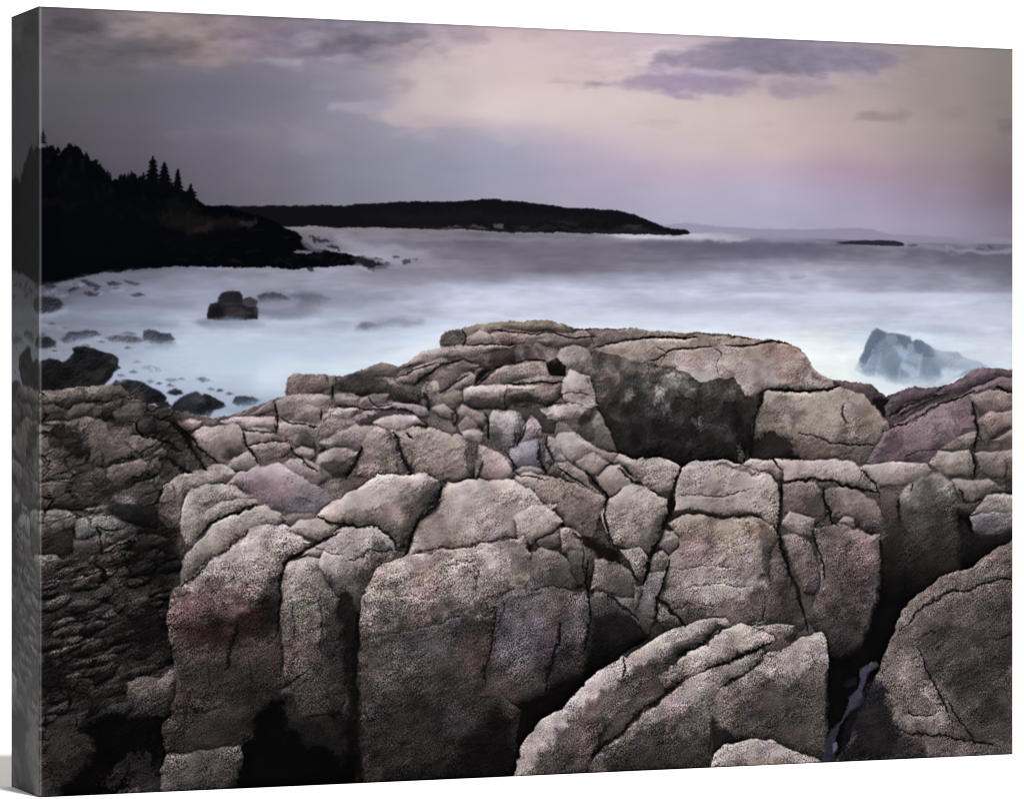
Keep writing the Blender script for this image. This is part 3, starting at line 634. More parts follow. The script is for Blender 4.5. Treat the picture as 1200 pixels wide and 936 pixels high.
S([(40,599),(60,597),(76,597),(86,605),(89,613),(86,630),(85,645),(74,650),(40,651)], (112,105,101), (38,34,33), 9, gp=.8)
S([(122,596),(136,592),(180,591),(184,600),(181,618),(166,616),(146,607)], (46,42,43), (36,32,33), 6)
S([(88,613),(95,606),(106,602),(130,604),(150,613),(166,620),(151,628),(136,634),(125,629),(110,629),(90,631)], (110,109,109), (82,80,80), 6)
S([(97,597),(110,594),(125,593),(120,599),(104,600)], (120,115,112), (70,66,65), 3)
S([(86,633),(110,629),(122,625),(136,635),(112,650),(95,653),(85,650)], (84,78,76), (54,49,48), 6)
S([(40,652),(65,650),(72,656),(60,666),(40,673)], (104,98,95), (70,64,62), 5)
S([(106,656),(130,640),(158,626),(168,625),(160,636),(140,647),(121,656)], (100,93,90), (68,62,60), 5)
S([(150,640),(166,628),(184,626),(195,633),(180,641),(152,649)], (84,78,75), (50,45,44), 5)
# ragged low shelf, lower left
def rag(pts, c, al=.8, f=5): patch(pts, c, f, al, 5, 3, smooth=1)
rag([(40,672),(85,668),(88,676),(66,684),(40,684)], (66,60,66))
rag([(84,682),(120,672),(160,668),(188,678),(178,706),(150,708),(120,700),(90,694)], (72,67,62))
rag([(40,692),(85,690),(118,702),(95,720),(60,716),(40,712)], (68,62,61))
rag([(40,746),(70,738),(110,724),(150,706),(162,714),(138,736),(110,752),(70,766),(40,770)], (64,59,57))
rag([(88,735),(125,722),(160,720),(180,750),(150,762),(100,770)], (60,55,53))
rag([(72,792),(90,778),(130,782),(150,792),(130,802),(90,800)], (74,69,66))
_r = np.random.default_rng(33)
for _i in range(90):                        # broken shelves, back to front
    _y = 655 + 190 * _i / 90 + _r.uniform(-6, 6); _x = _r.uniform(46, 205); _L = _r.uniform(9, 26); _h = _L * _r.uniform(.22, .42); _t = _r.uniform(-.5, -.15)
    _q = [(-_L, .2 * _h), (-_L * .55, -_h * .8), (_L * _r.uniform(-.1, .3), -_h), (_L * .8, -_h * .7), (_L, 0), (_L * .5, _h * .9), (-_L * .4, _h)]
    _q = [(_x + a * math.cos(_t) - b * math.sin(_t), _y + a * math.sin(_t) + b * math.cos(_t)) for a, b in _q]
    _k = float(_r.uniform(.72, 1.12)) * float(np.interp(_x, [46, 150, 215], [1, .95, .6])) * float(np.interp(_y, [655, 760, 850], [1.05, .95, .6]))
    S(_q, (82 * _k, 76 * _k, 73 * _k), (36 * _k, 32 * _k, 31 * _k), 4, reg=False, tex=1.2, fe=1.6)
rag([(138,722),(170,714),(204,716),(206,756),(165,762),(140,748)], (17,14,14), .9, 12)
rag([(40,780),(70,774),(80,800),(60,820),(40,820)], (24,20,20), .9)
rag([(72,810),(110,812),(130,825),(80,830)], (30,24,24), .8)
S([(149,802),(160,794),(172,793),(188,796),(200,786),(209,786),(212,796),(204,812),(207,822),(196,840),(168,832),(149,824)], (84,77,73), (46,41,40), 10, tex=1.2)
patch([(98,838),(140,833),(190,842),(206,822),(210,846),(194,870),(178,895),(152,930),(58,940),(112,880)], (8,6,7), 6, 1, 3, 1)
rag([(55,905),(72,898),(80,886),(84,890),(76,905),(60,914)], (60,55,49), .8, 3)
rag([(115,918),(140,898),(168,880),(178,895),(150,914),(130,930)], (40,37,38), .8, 4)
rag([(158,905),(176,896),(190,905),(196,932),(150,932)], (46,42,43), .9, 4)
for q, v in (([(46,766),(62,760),(84,752),(110,742),(140,724)], 3.0), ([(46,741),(70,736),(100,722),(122,716)], 2.2), ([(84,678),(110,672),(128,668)], 1.8), ([(75,792),(92,783),(100,776)], 2), ([(100,770),(120,760),(134,752)],1.8), ([(46,682),(66,680),(86,668)],1.8), ([(60,727),(90,720),(118,722)],1.8)):
    crack(q, v, .75, .5)
# --- ledge left of centre
S([(337,443),(345,438),(370,437),(381,439),(383,455),(375,461),(360,458),(337,461)], (128,114,108), (100,88,84), 6)
S([(383,439),(393,439),(391,456),(384,453)], (124,114,109), (96,86,82), 4)
S([(392,441),(402,440),(441,441),(450,448),(458,452),(470,455),(484,460),(492,466),(490,474),(470,470),(440,466),(420,462),(405,461),(392,456)], (96,87,82), (52,45,44), 8)
S([(289,488),(320,467),(324,481),(300,487)], (138,122,122), (112,98,98), 5)
S([(325,471),(336,462),(350,460),(369,462),(366,475),(346,480),(330,489),(325,487)], (146,132,131), (112,101,99), 6)
S([(352,474),(370,462),(386,465),(387,472),(370,476)], (150,139,133), (112,102,98), 4)
S([(344,491),(350,479),(361,475),(372,479),(375,491),(365,498),(346,496)], (128,119,112), (96,88,83), 6)
S([(389,463),(410,460),(421,465),(419,475),(394,473)], (142,132,127), (108,99,94), 5)
S([(420,466),(440,461),(455,462),(450,473),(420,476)], (140,129,126), (112,101,98), 5)
S([(376,490),(385,480),(400,477),(419,479),(411,490),(394,492)], (164,153,148), (122,112,108), 5)
S([(258,492),(290,488),(322,490),(325,498),(320,505),(300,500),(268,503)], (166,151,149), (112,99,98), 5)
S([(220,513),(235,500),(255,496),(276,499),(283,506),(289,521),(286,529),(270,533),(263,543),(245,541),(233,531)], (148,136,131), (108,97,92), 9)
patch([(258,534),(270,526),(288,524),(282,532),(268,541)], (62,54,52), 3, .8)
S([(206,495),(224,490),(236,493),(233,501),(215,506)], (158,136,135), (106,90,90), 4)
S([(285,508),(295,500),(312,502),(327,512),(311,517),(292,521)], (150,139,134), (126,115,110), 4)
S([(291,523),(310,517),(335,516),(343,525),(336,533),(320,536),(311,542),(300,536)], (140,129,124), (108,98,93), 6)
S([(324,497),(340,492),(367,497),(371,503),(358,509),(340,513),(327,509)], (166,154,149), (116,106,102), 5)
S([(333,516),(345,509),(360,507),(368,515),(369,526),(350,524)], (104,95,91), (78,70,67), 5)
S([(343,529),(355,524),(367,525),(369,534),(360,541),(344,536)], (140,130,125), (96,87,83), 5)
S([(265,547),(275,535),(290,530),(300,535),(307,546),(300,550),(268,551)], (150,139,133), (116,106,101), 6)
S([(359,502),(390,491),(413,495),(402,510),(386,521),(375,526),(369,516)], (122,111,106), (88,79,75), 6)
S([(407,493),(440,474),(465,473),(481,472),(500,478),(502,486),(480,491),(440,492),(420,508)], (150,137,138), (118,106,106), 5)
patch([(418,491),(445,481),(478,480),(485,487),(460,490),(425,499)], (66,57,60), 3.5, .85, 3, 1.5)
S([(438,494),(450,489),(470,487),(486,488),(499,497),(480,501),(455,501),(442,503)], (178,167,160), (136,125,119), 5)
S([(376,517),(398,505),(420,497),(441,499),(441,520),(425,529),(415,523),(400,523),(386,527)], (152,141,135), (112,102,96), 7)
S([(366,545),(374,531),(389,521),(405,524),(419,530),(416,541),(406,557),(386,558),(371,553)], (154,143,136), (84,75,71), 9)
S([(329,545),(340,538),(358,537),(376,546),(389,559),(370,570),(348,562)], (138,127,123), (104,95,91), 7)
S([(417,556),(422,530),(428,505),(440,500),(453,503),(461,528),(468,557),(430,562)], (134,123,116), (112,101,94), 7)
S([(458,504),(480,502),(506,500),(530,509),(551,508),(563,519),(567,540),(562,560),(530,570),(490,562),(478,545),(468,523)], (142,131,122), (106,96,88), 11)
crack([(461,506),(468,520),(474,540),(482,560)], 4.2, 1, .2)
crack([(424,524),(420,536),(412,548),(404,560)], 4, 1, .2)
crack([(476,506),(482,514)], 1.6, .9, .2)
crack([(282,505),(287,520),(296,530),(305,544)], 2.2, .9)
crack([(324,474),(326,496),(322,508)], 1.8, .9)
crack([(374,482),(375,492)], 2.2, .9)
crack([(387,452),(388,464)], 2.5, .9)
crack([(340,523),(346,530),(360,545),(372,552)], 2.2, .9)
crack([(208,498),(230,520),(255,543)], 3, .9)
# --- crest, centre
S([(516,394),(525,388.5),(560,381),(600,377),(625,375.5),(645,377.5),(665,382.5),(673,388),(660,391),(640,390),(620,387),(600,386),(575,388),(556,390),(545,398),(540,404),(516,407)], (132,122,110), (98,89,82), 6)
patch([(516,392),(540,387),(544,400),(530,405),(516,406)], (72,67,64), 3, .8)
S([(545,396),(560,389),(574,392),(579,402),(560,404),(547,403)], (150,138,129), (120,109,102), 5)
S([(575,392),(600,387),(630,390),(655,392),(665,398),(650,402),(625,402),(600,402),(580,402)], (132,121,113), (100,91,85), 6)
S([(472,430),(482,421),(496,411),(515,406),(550,404),(590,403),(602,407),(576,413),(556,417),(535,416),(510,421),(492,426)], (146,135,126), (110,100,94), 5)
S([(548,420),(570,415),(590,410),(602,408),(603,421),(592,428),(570,431),(556,427)], (92,82,77), (62,54,51), 5)
S([(464,444),(490,428),(516,421),(528,424),(512,432),(496,444),(486,449),(470,448)], (138,127,119), (100,90,84), 5)
S([(436,429),(446,424.5),(456,425.5),(468,431),(464,440),(440,441),(420,440),(416,438)], (116,106,98), (88,79,74), 5)
S([(503,448),(514,436),(530,426),(546,422),(562,428),(551,438),(536,440),(526,449),(520,460),(509,456)], (124,114,106), (84,75,70), 7)
S([(494,456),(500,447),(511,448),(513,456),(505,469),(494,466)], (146,136,128), (104,95,89), 5)
S([(523,457),(540,440),(552,436),(558,441),(550,451),(539,460)], (138,128,119), (98,89,83), 5)
patch([(556,438),(574,430),(582,433),(568,444),(556,452)], (28,23,22), 3, .9)
S([(558,450),(574,436),(594,427),(630,424),(639,434),(626,441),(600,447),(590,452)], (138,127,119), (104,94,88), 6)
S([(601,448),(630,441),(660,443),(664,451),(640,453),(610,452)], (130,119,112), (100,91,86), 5)
S([(541,458),(550,452),(575,451.5),(600,452),(632,451),(660,450),(664,460),(640,476),(620,470),(600,471),(590,479),(560,479),(543,471)], (182,169,161), (66,59,55), 8, gp=.75)
crack([(594,452),(591,466),(594,478)], 1.2, .6)
patch([(602,472),(614,458),(622,464),(628,476),(606,480)], (58,52,50), 3, .7)
S([(519,464),(530,456),(541,458),(541,470),(530,478),(520,476)], (112,105,94), (84,76,70), 5)
S([(504,478),(520,473),(530,481),(529,491),(515,488)], (140,131,123), (102,94,88), 4)
S([(531,486),(540,474),(551,478),(566,485),(569,496),(560,506),(546,501),(535,499)], (122,113,106), (84,76,71), 7)
S([(536,497),(546,487),(556,495),(563,506),(550,511),(538,508)], (152,143,136), (116,106,100), 5)
S([(540,506),(556,502),(566,508),(562,518),(543,514)], (170,162,156), (138,128,122), 4)
S([(605,482),(630,480),(651,491),(649,506),(622,507),(608,500)], (84,79,75), (58,53,50), 6)
S([(573,491),(579,479),(595,479),(609,485),(616,496),(613,512),(600,522),(590,528),(580,523),(573,509)], (156,147,142), (102,97,98), 9)
crack([(602,506),(604,516),(596,526)], 2, .8, .4, col=(30,30,40))
S([(612,502),(622,488),(633,500),(635,511),(622,521),(611,517)], (146,137,134), (106,98,98), 6)
S([(590,540),(600,526),(612,518),(630,516),(636,524),(636,545),(620,556),(600,552)], (128,124,132), (88,83,90), 8)
crack([(592,530),(600,540),(604,552)], 2.5, .9, .4)
crack([(632,520),(634,540),(640,555)], 3, .9, .3)
S([(557,560),(562,522),(572,524),(590,536),(598,550),(600,560),(580,566)], (168,154,147), (146,131,125), 6)
S([(600,556),(612,545),(632,548),(640,556),(628,562),(608,562)], (126,119,116), (90,84,84), 5)
# --- tall dark cliff and its pale cap
S([(690,412),(720,408),(760,425),(778,428),(800,440),(845,446),(872,446),(881,462),(876,500),(872,542),(840,546),(800,548),(765,540),(742,537),(722,529),(712,505),(699,470),(692,440)], (106,95,89), (24,20,19), 12, rim=.05, shade=.2, gp=.62, lab='tall dark shaded cliff face at the crest', tex=1.5, plane=.05)
CLIFF_ID = len(REGIONS) - 1
patch([(725,424),(738,420),(745,432),(752,442),(738,440),(728,436)], (104,94,90), 4, .65, 4, 2)
patch([(728,440),(745,440),(760,448),(755,458),(738,452)], (78,74,72), 4, .6, 4, 2)
patch([(765,455),(780,452),(776,470),(768,468)], (110,104,100), 3, .6, 4, 2)
patch([(790,445),(816,462),(812,470),(800,466),(786,452)], (96,86,80), 4, .7, 4, 2)
patch([(730,462),(740,458),(742,466),(734,469)], (120,112,108), 2.5, .6, 3, 2)
patch([(835,470),(852,462),(866,475),(868,500),(850,498),(838,486)], (66,56,54), 6, .7, 4, 2)
patch([(812,485),(826,488),(828,498),(816,500)], (84,74,70), 3, .7, 3, 2)
patch([(745,505),(755,505),(760,516),(750,516)], (48,42,42), 3, .6, 3, 2)
patch([(866,520),(872,520),(870,540),(862,540)], (80,70,66), 2, .7, 2, 2)
patch([(840,440),(856,440),(864,455),(860,475),(848,470),(843,455)], (62,53,50), 4, .8, 3, 1.5)
patch([(846,466),(860,470),(866,490),(858,506),(848,490)], (30,24,24), 4, .7, 3, 2)
patch([(695,410),(722,407),(728,430),(726,470),(712,470),(698,445)], (70,58,56), 6, .7, 3, 2)
patch([(862,448),(880,456),(892,462),(888,480),(880,510),(868,500),(870,470)], (92,82,77), 4, .8, 2, 1, c2=(40,34,33))
patch([(700,412),(730,414),(760,424),(768,436),(740,440),(715,436)], (98,84,79), 7, .6, 3, 1)
for q, c in (([(716,430),(724,428),(728,446),(720,450)],(88,76,72)), ([(750,432),(764,440),(760,448),(750,444)],(116,106,100)), ([(776,440),(790,446),(788,458),(778,452)],(98,90,86)),
             ([(800,470),(812,466),(816,474),(804,480)],(72,64,61)), ([(818,455),(832,452),(836,462),(824,468)],(64,56,53)), ([(772,476),(784,470),(786,480),(776,484)],(132,124,120)),
             ([(752,478),(766,474),(762,488),(752,490)],(60,54,52)), ([(816,496),(826,492),(830,504),(820,508)],(96,86,82)), ([(838,500),(856,496),(864,512),(848,520)],(60,50,48)),
             ([(790,500),(804,498),(800,512),(790,512)],(44,38,37)), ([(728,500),(738,498),(738,508),(730,510)],(52,46,45)), ([(848,480),(858,484),(854,496),(846,492)],(34,28,27)),
             ([(724,462),(736,456),(740,466),(728,472)],(108,100,97)), ([(745,452),(752,450),(756,458),(748,462)],(58,62,60)), ([(800,448),(816,458),(814,464),(800,454)],(122,112,106))):
    patch(q, c, 2.6, .38, 2, 1.0, smooth=0)
S([(640,396),(672,388.5),(700,385.5),(745,384.5),(770,389),(815,390.5),(858,392),(850,404),(820,406),(800,408),(780,410),(760,419),(741,423),(720,411),(700,408),(690,406),(660,402)], (128,118,110), (124,113,106), 6, rim=.2)
S([(630,399),(652,393),(692,391),(694,400),(684,408),(655,409),(640,406)], (114,104,97), (82,74,69), 6)
S([(700,409),(720,400),(762,396),(800,394),(860,393),(895,398.5),(926,404),(938,411),(951,426),(966,441),(979,448),(976,456),(940,457),(904,455),(890,460),(876,462),(868,452),(858,442),(846,443),(820,447),(800,438),(782,428),(764,424),(742,420),(720,414)], (146,131,123), (168,153,145), 7, rim=.1, shade=.45, lab='broad pale sloping slab on top of the cliff')
patch([(782,426),(800,413),(830,407),(852,408),(846,425),(848,438),(830,446),(805,438)], (170,155,148), 6, .75, 3, 1)
patch([(846,424),(880,420),(905,436),(930,448),(900,454),(876,458),(860,442)], (178,163,155), 6, .7, 3, 1)
patch([(880,400),(925,404),(945,424),(952,436),(930,428),(900,412)], (138,121,115), 6, .7, 3, 1)
patch([(912,440),(940,436),(955,440),(940,446),(915,446)], (118,104,98), 4, .7, 3, 1)
patch([(950,434),(966,442),(978,449),(970,452),(955,446)], (124,112,104), 3, .7, 2, 1)
patch([(744,420),(766,416),(775,424),(800,436),(786,440),(760,430)], (96,84,79), 5, .7, 3, 1)
crack([(695,407),(715,402),(745,396),(785,395),(815,396)], 1.8, .8, .3)
crack([(750,395),(790,395.5),(816,396)], 1.6, .8, .3)
crack([(762,423),(778,417),(785,411),(800,408),(832,405)], 1.7, .8, .35)
crack([(850,404.5),(880,403.5),(905,400),(926,402)], 1.8, .85, .3)
crack([(836,408),(846,414),(838,425),(842,440)], 1.0, .5, .3)
crack([(770,408),(782,414),(778,420)], 1.2, .6, .3)
crack([(858,391.5),(872,394),(880,396)], 2, .6, .1)
S([(893,463),(900,457.5),(930,459.5),(960,459.5),(985,455),(1015,457),(1025,470),(1030,485),(1039,496),(1034,520),(1029,541),(1000,543),(960,539),(940,541),(900,540),(879,534),(882,500),(889,476)], (152,141,131), (112,103,95), 8, rim=.2, lab='squared grey brown block at the right end of the crest')
patch([(878,512),(900,504),(922,506),(942,530),(938,542),(876,540)], (30,25,25), 6, .92, 3, 1.5)
patch([(888,478),(905,470),(935,468),(945,480),(940,500),(912,506),(886,502)], (104,96,88), 7, .7, 4, 2)
patch([(908,492),(920,484),(928,490),(924,498),(912,498)], (158,150,142), 3, .6, 4, 2)
patch([(930,508),(965,516),(1000,520),(1028,518),(1026,540),(960,540),(936,530)], (94,85,80), 5, .7, 3, 2)
patch([(950,478),(985,470),(990,500),(975,515),(945,505)], (152,142,133), 7, .5, 4, 1)
crack([(985,475),(986,488),(992,498)], 1.5, .7, .4)
crack([(936,508),(955,513),(975,520),(1000,521),(1026,520)], 1.5, .7, .4)
crack([(880,540),(882,510),(886,482),(894,462)], 4.5, 1, .1)
crack([(897,457.5),(930,458.5),(962,458.5),(985,453)], 2.4, .95, .3)
S([(978,447.5),(1015,448.5),(1025,452),(1038,466),(1030,470),(1022,474),(1012,460),(986,455)], (110,94,97), (66,55,57), 7)
patch([(1022,470),(1040,464),(1046,480),(1034,492),(1026,480)], (22,17,18), 3, .95)
# --- purple shelf, right
S([(1047,460.5),(1060,455.5),(1072,451.5),(1101,453),(1092,462),(1062,474),(1046,482),(1036,491),(1037,477)], (92,79,88), (70,58,66), 6)
S([(1110,453),(1125,443.5),(1138,435.5),(1150,432),(1195,432),(1195,439),(1162,445),(1132,456),(1102,466),(1072,478),(1045,489),(1040,494),(1060,474),(1092,463)], (98,84,92), (82,68,76), 6)
S([(1034,503),(1060,492),(1092,476),(1122,465),(1140,455),(1170,444),(1195,440),(1195,446),(1160,456),(1136,466),(1136,476),(1148,490),(1148,510),(1140,526),(1120,528),(1101,527),(1092,535),(1070,543),(1030,543),(1018,541)], (122,104,112), (106,92,97), 8, lab='broad purple tinted shelf at the right edge')
S([(1134,464),(1160,457),(1195,458),(1195,478),(1162,481),(1145,478)], (142,129,126), (108,97,94), 7)
S([(1170,451),(1195,446),(1195,457),(1178,457)], (110,100,98), (74,66,66), 5)
S([(1145,491),(1160,482.5),(1195,480),(1195,497),(1168,505),(1156,521),(1149,510)], (146,133,129), (104,94,90), 7)
S([(1163,516),(1180,506),(1195,501),(1195,516),(1172,518)], (128,117,112), (104,94,90), 5)
S([(1102,527),(1112,520),(1128,510),(1143,505),(1148,515),(1136,527),(1115,529)], (136,123,120), (108,96,94), 6)
crack([(1036,488),(1060,476),(1090,465),(1108,462)], 1.8, .9)
crack([(1031,506),(1050,498),(1066,496),(1085,484),(1110,470),(1130,464),(1142,458)], 2.4, .95, .25)
crack([(1138,474),(1142,490),(1147,508),(1142,526)], 3, .95, .2)
crack([(1168,453),(1178,458),(1195,458)], 2.5, .9)
crack([(1060,536),(1080,525),(1100,528)], 1.2, .6)
patch([(1033,506),(1054,506),(1056,520),(1040,535),(1030,530)], (80,66,74), 5, .7, 4, 2)
patch([(1060,498),(1100,485),(1130,486),(1142,500),(1110,508),(1080,520),(1060,520)], (134,117,120), 8, .6, 4, 1)
# --- second tier, right
S([(869,543),(880,537),(905,539.5),(916,552),(913,561),(895,556)], (172,162,155), (118,108,104), 5)
S([(909,538),(930,536.5),(960,539),(1000,540),(1022,555),(1032,570),(1029,577),(1000,569),(960,561),(920,561),(916,549)], (186,174,168), (148,136,131), 6)
S([(1009,546),(1040,542.5),(1086,543),(1091,550),(1082,560),(1060,566),(1031,569),(1017,556)], (178,166,162), (138,126,123), 6)
S([(1089,541),(1099,530),(1136,528),(1143,556),(1120,557),(1100,551)], (146,136,128), (112,103,97), 6)
S([(1142,530),(1195,528),(1195,540),(1177,560),(1165,559),(1150,550)], (136,126,121), (96,88,84), 6)
S([(1180,545),(1195,540),(1195,580),(1180,577)], (78,74,70), (46,43,42), 5)
S([(1115,561),(1160,561),(1178,575),(1152,580),(1141,593),(1126,586)], (134,126,120), (90,82,78), 6)
S([(1138,603),(1155,580),(1195,579),(1195,606),(1160,606)], (150,142,138), (110,102,100), 6)
S([(1137,606),(1160,598),(1195,600),(1195,624),(1162,641),(1143,626)], (108,104,110), (26,23,24), 6)
S([(1053,582),(1064,567),(1082,558),(1101,554),(1116,567),(1123,600),(1122,637),(1100,648),(1076,642),(1056,612)], (132,126,120), (20,18,18), 11, gp=.8, crev=.1, edge=.08, fe=4, plane=.05)
S([(1027,574),(1050,580),(1056,612),(1060,642),(1040,648),(1037,604)], (92,80,78), (24,19,20), 7)
S([(917,567),(930,562.5),(955,565.5),(963,576),(969,601),(955,611),(935,596),(919,590)], (132,119,115), (88,77,75), 7)
S([(964,576),(980,569),(1005,575),(1026,590),(1036,610),(1038,640),(1026,624),(990,611),(975,606)], (124,113,109), (84,74,72), 8)
S([(983,612),(990,606),(1000,608),(1002,618),(988,618)], (140,130,126), (104,94,92), 4)
S([(916,612),(925,600),(940,603),(953,606),(953,621),(945,626),(930,623)], (158,149,142), (116,107,103), 6)
S([(916,629),(930,625.5),(946,635),(956,660),(962,690),(956,698),(941,692),(929,662)], (130,117,115), (78,67,68), 7)
S([(953,617),(985,614),(1028,625),(1032,650),(1037,690),(1043,720),(1010,790),(968,760),(945,722),(962,692)], (116,103,100), (34,28,29), 12, rim=.35, lab='upright brown boulder above the black gully', tex=1.2, plane=.2, fe=2)
crack([(965,572),(968,595),(975,612),(984,617)], 2.6, .95, .2)
crack([(950,620),(955,640),(963,660),(966,680)], 2, .85, .2)
crack([(920,561),(960,561),(1000,570),(1030,580)], 2.4, .95, .2)
crack([(1008,546),(1025,566),(1030,585)], 1.8, .9)
crack([(1052,586),(1052,610),(1058,628)], 4, .9, .1)
crack([(1138,530),(1142,545),(1143,556)], 2, .9)
crack([(1124,572),(1130,588),(1150,582)], 2.6, .9)
crack([(1068,576),(1070,566)], 1.6, .8)
# --- second tier, centre: squared blocks
S([(695,529),(720,530),(741,538),(770,537.5),(796,545),(799,556),(791,574),(770,576),(755,571),(745,561),(735,549),(715,541)], (182,169,161), (136,124,117), 6)
S([(765,577),(790,574),(795,582),(786,604),(778,592)], (54,46,44), (30,25,24), 5)
S([(651,516),(655,508),(675,507),(689,513),(698,526),(690,536),(670,541),(660,531)], (172,163,155), (132,122,115), 7)
S([(638,520),(642,511),(652,514),(658,530),(664,542),(650,546),(640,540)], (156,148,143), (110,102,100), 5)
S([(664,441),(668,432),(680,434),(691,442),(695,456),(697,471),(701,476),(690,481),(680,488),(660,491),(640,488),(630,480),(664,474),(660,460)], (186,173,167), (150,138,132), 6, rim=.2)
S([(652,420),(655,409),(672,405),(691,412),(694,426),(694,442),(680,436),(665,432),(655,429)], (146,137,130), (100,92,87), 8)
S([(640,426),(652,420),(662,430),(662,440),(644,438)], (40,31,31), (20,15,15), 4)
S([(668,501),(690,481),(705,485),(713,505),(722,529),(711,529),(690,516)], (124,117,110), (84,78,74), 7)
patch([(672,495),(686,481),(698,480),(700,488),(680,503)], (44,41,41), 3, .85)
S([(676,514),(690,518),(712,530),(722,532),(716,541),(695,530)], (172,162,155), (140,130,124), 4)
S([(698,556),(714,545),(726,545),(736,556),(746,561),(736,568),(726,573),(713,581),(702,568)], (170,158,150), (128,117,111), 6)
S([(675,540),(695,531),(714,543),(700,555),(685,553)], (166,155,148), (132,121,115), 5)
S([(636,562),(650,543),(666,541),(686,553),(692,566),(702,577),(684,570),(662,563)], (148,137,131), (118,107,102), 5)
S([(640,556),(647,545),(657,551),(655,560)], (104,92,86), (74,65,61), 4)
S([(601,560),(612,553),(640,556),(662,565),(690,574),(709,584),(706,598),(697,620),(693,629),(665,617),(650,602),(638,590),(622,578),(604,570)], (150,138,130), (120,109,102), 9, rim=.2, lab='smooth brown wedge slab near the centre')
S([(703,602),(712,586),(727,576),(741,564),(762,575),(781,586),(781,606),(771,630),(761,648),(741,641),(720,637),(709,621)], (162,150,143), (128,117,111), 9)
patch([(722,600),(738,602),(733,616),(720,614)], (122,110,106), 4, .6)
S([(770,638),(775,622),(790,622),(797,635),(786,649)], (162,153,146), (110,101,97), 5)
S([(759,657),(767,648),(776,645),(784,652),(781,670),(764,673)], (148,140,134), (98,90,87), 5)
S([(726,643),(750,642),(758,652),(753,681),(743,672),(738,656)], (158,147,143), (112,102,99), 5)
crack([(690,552),(702,570),(712,582),(707,600),(712,622),(722,640)], 3.2, 1, .15)
crack([(725,548),(738,562),(752,570)], 2.4, .9, .2)
crack([(797,548),(790,575),(782,604),(772,632),(762,650),(756,678)], 4, 1, .1)
crack([(606,572),(628,588),(645,596),(660,616),(690,632)], 3, .9, .2)
S([(799,547),(815,537.5),(850,540),(882,549),(902,558),(912,568),(914.5,590),(913.5,618),(906,613),(886,606),(842,606),(820,604),(790,598),(797,562)], (170,157,150), (148,135,128), 8, rim=.2)
patch([(792,580),(830,577),(860,582),(900,574),(911,590),(890,600),(850,596),(800,592)], (178,165,157), 5, .7, 3, 1)
patch([(835,544),(870,545),(892,554),(880,556),(850,549)], (86,77,73), 2.2, .75, 2, 1)
patch([(788,594),(820,598),(842,603),(885,603),(893,608),(840,610),(800,606),(786,602)], (52,45,42), 2.5, .9, 2, 1)
crack([(800,578),(830,581),(865,578),(882,570)], 1.2, .55, .3)
S([(783,614),(800,602),(840,608),(880,607.5),(906,615),(914,630),(908,645),(904,680),(898,692),(892,732),(850,742),(800,748),(780,728),(769,704),(783,652),(796,640),(796,626)], (136,123,113), (96,88,85), 9, rim=.2, lab='large square block in the middle right')
patch([(800,640),(850,630),(890,632),(896,660),(890,680),(850,682),(790,690),(788,660)], (152,140,137), 9, .75, 4, 1)
patch([(780,688),(830,680),(890,678),(896,690),(860,698),(800,704),(780,706)], (162,152,150), 6, .7, 3, 1.5)
patch([(860,610),(900,614),(910,630),(890,630),(865,622)], (110,92,82), 5, .6, 3, 1)
patch([(830,722),(860,704),(896,692),(890,735),(830,745)], (86,77,74), 6, .8, 3, 2)
S([(905,646),(913,632),(926,680),(944,730),(930,750),(892,738),(898,692)], (104,93,91), (64,56,56), 7)
crack([(916,560),(915,590),(913,616),(915,640),(928,676),(938,706),(946,738)], 3.6, 1, .12)
S([(754,684),(760,670),(783,672),(776,700),(769,726),(746,718),(742,692)], (136,129,132), (100,94,94), 6)
S([(768,724),(771,708),(790,722),(806,738),(785,742)], (112,104,102), (58,52,52), 5)
crack([(785,652),(780,680),(770,705),(762,735)], 2.8, 1, .15)
crack([(770,702),(788,718),(806,735)], 2.6, .95, .2)
crack([(757,656),(756,676),(752,684)], 2.6, .95, .2)
# --- third tier, centre
S([(629,634),(645,615),(656,614),(659,630),(652,641),(635,642)], (152,141,136), (98,88,84), 6)
S([(656,620),(664,617),(676,622),(691,636),(699,646),(680,651),(660,647)], (164,151,145), (104,94,89), 6)
S([(616,668),(622,648),(636,643),(655,647),(667,660),(684,684),(668,692),(640,690),(620,682)], (118,110,105), (88,80,77), 8)
S([(664,646),(682,644),(698,646),(698,670),(690,692),(680,686),(670,672)], (90,84,79), (58,52,50), 6)
S([(693,692),(699,652),(712,655),(730,662),(744,678),(744,702),(720,700)], (112,105,100), (84,77,73), 7)
S([(712,696),(742,702),(746,718),(742,730),(726,714)], (112,104,102), (84,76,75), 5)
S([(742,684),(752,690),(746,716),(766,728),(760,745),(745,732)], (108,100,98), (60,54,53), 5)
S([(688,706),(700,692),(716,696),(728,712),(746,732),(758,746),(735,762),(715,776),(690,788),(680,772)], (72,67,66), (12,10,10), 8, gp=.8)
patch([(664,618),(692,630),(715,640),(728,650),(730,664),(712,654),(694,644)], (20,14,14), 4, .95, 2, 1)
S([(574,700),(590,690),(620,678),(642,688),(668,690),(690,700),(690,752),(681,788),(652,795),(640,806),(600,825),(570,800),(566,750)], (104,96,96), (60,54,54), 10, tex=1.2, rim=.08, shade=.15, crev=0, edge=0, fe=9, plane=.1, dome=.05)
patch([(580,728),(605,712),(625,730),(630,770),(600,790),(578,770)], (92,84,96), 9, .6, 5, 2)
patch([(622,735),(646,740),(648,765),(630,772)], (92,76,82), 6, .6, 5, 2)
crack([(660,728),(652,752),(648,775),(640,800),(634,824)], 3, .9, .15)
crack([(690,656),(686,678),(690,700),(690,730),(682,765)], 3, .95, .15)
crack([(684,640),(682,664),(688,690)], 2, .8)
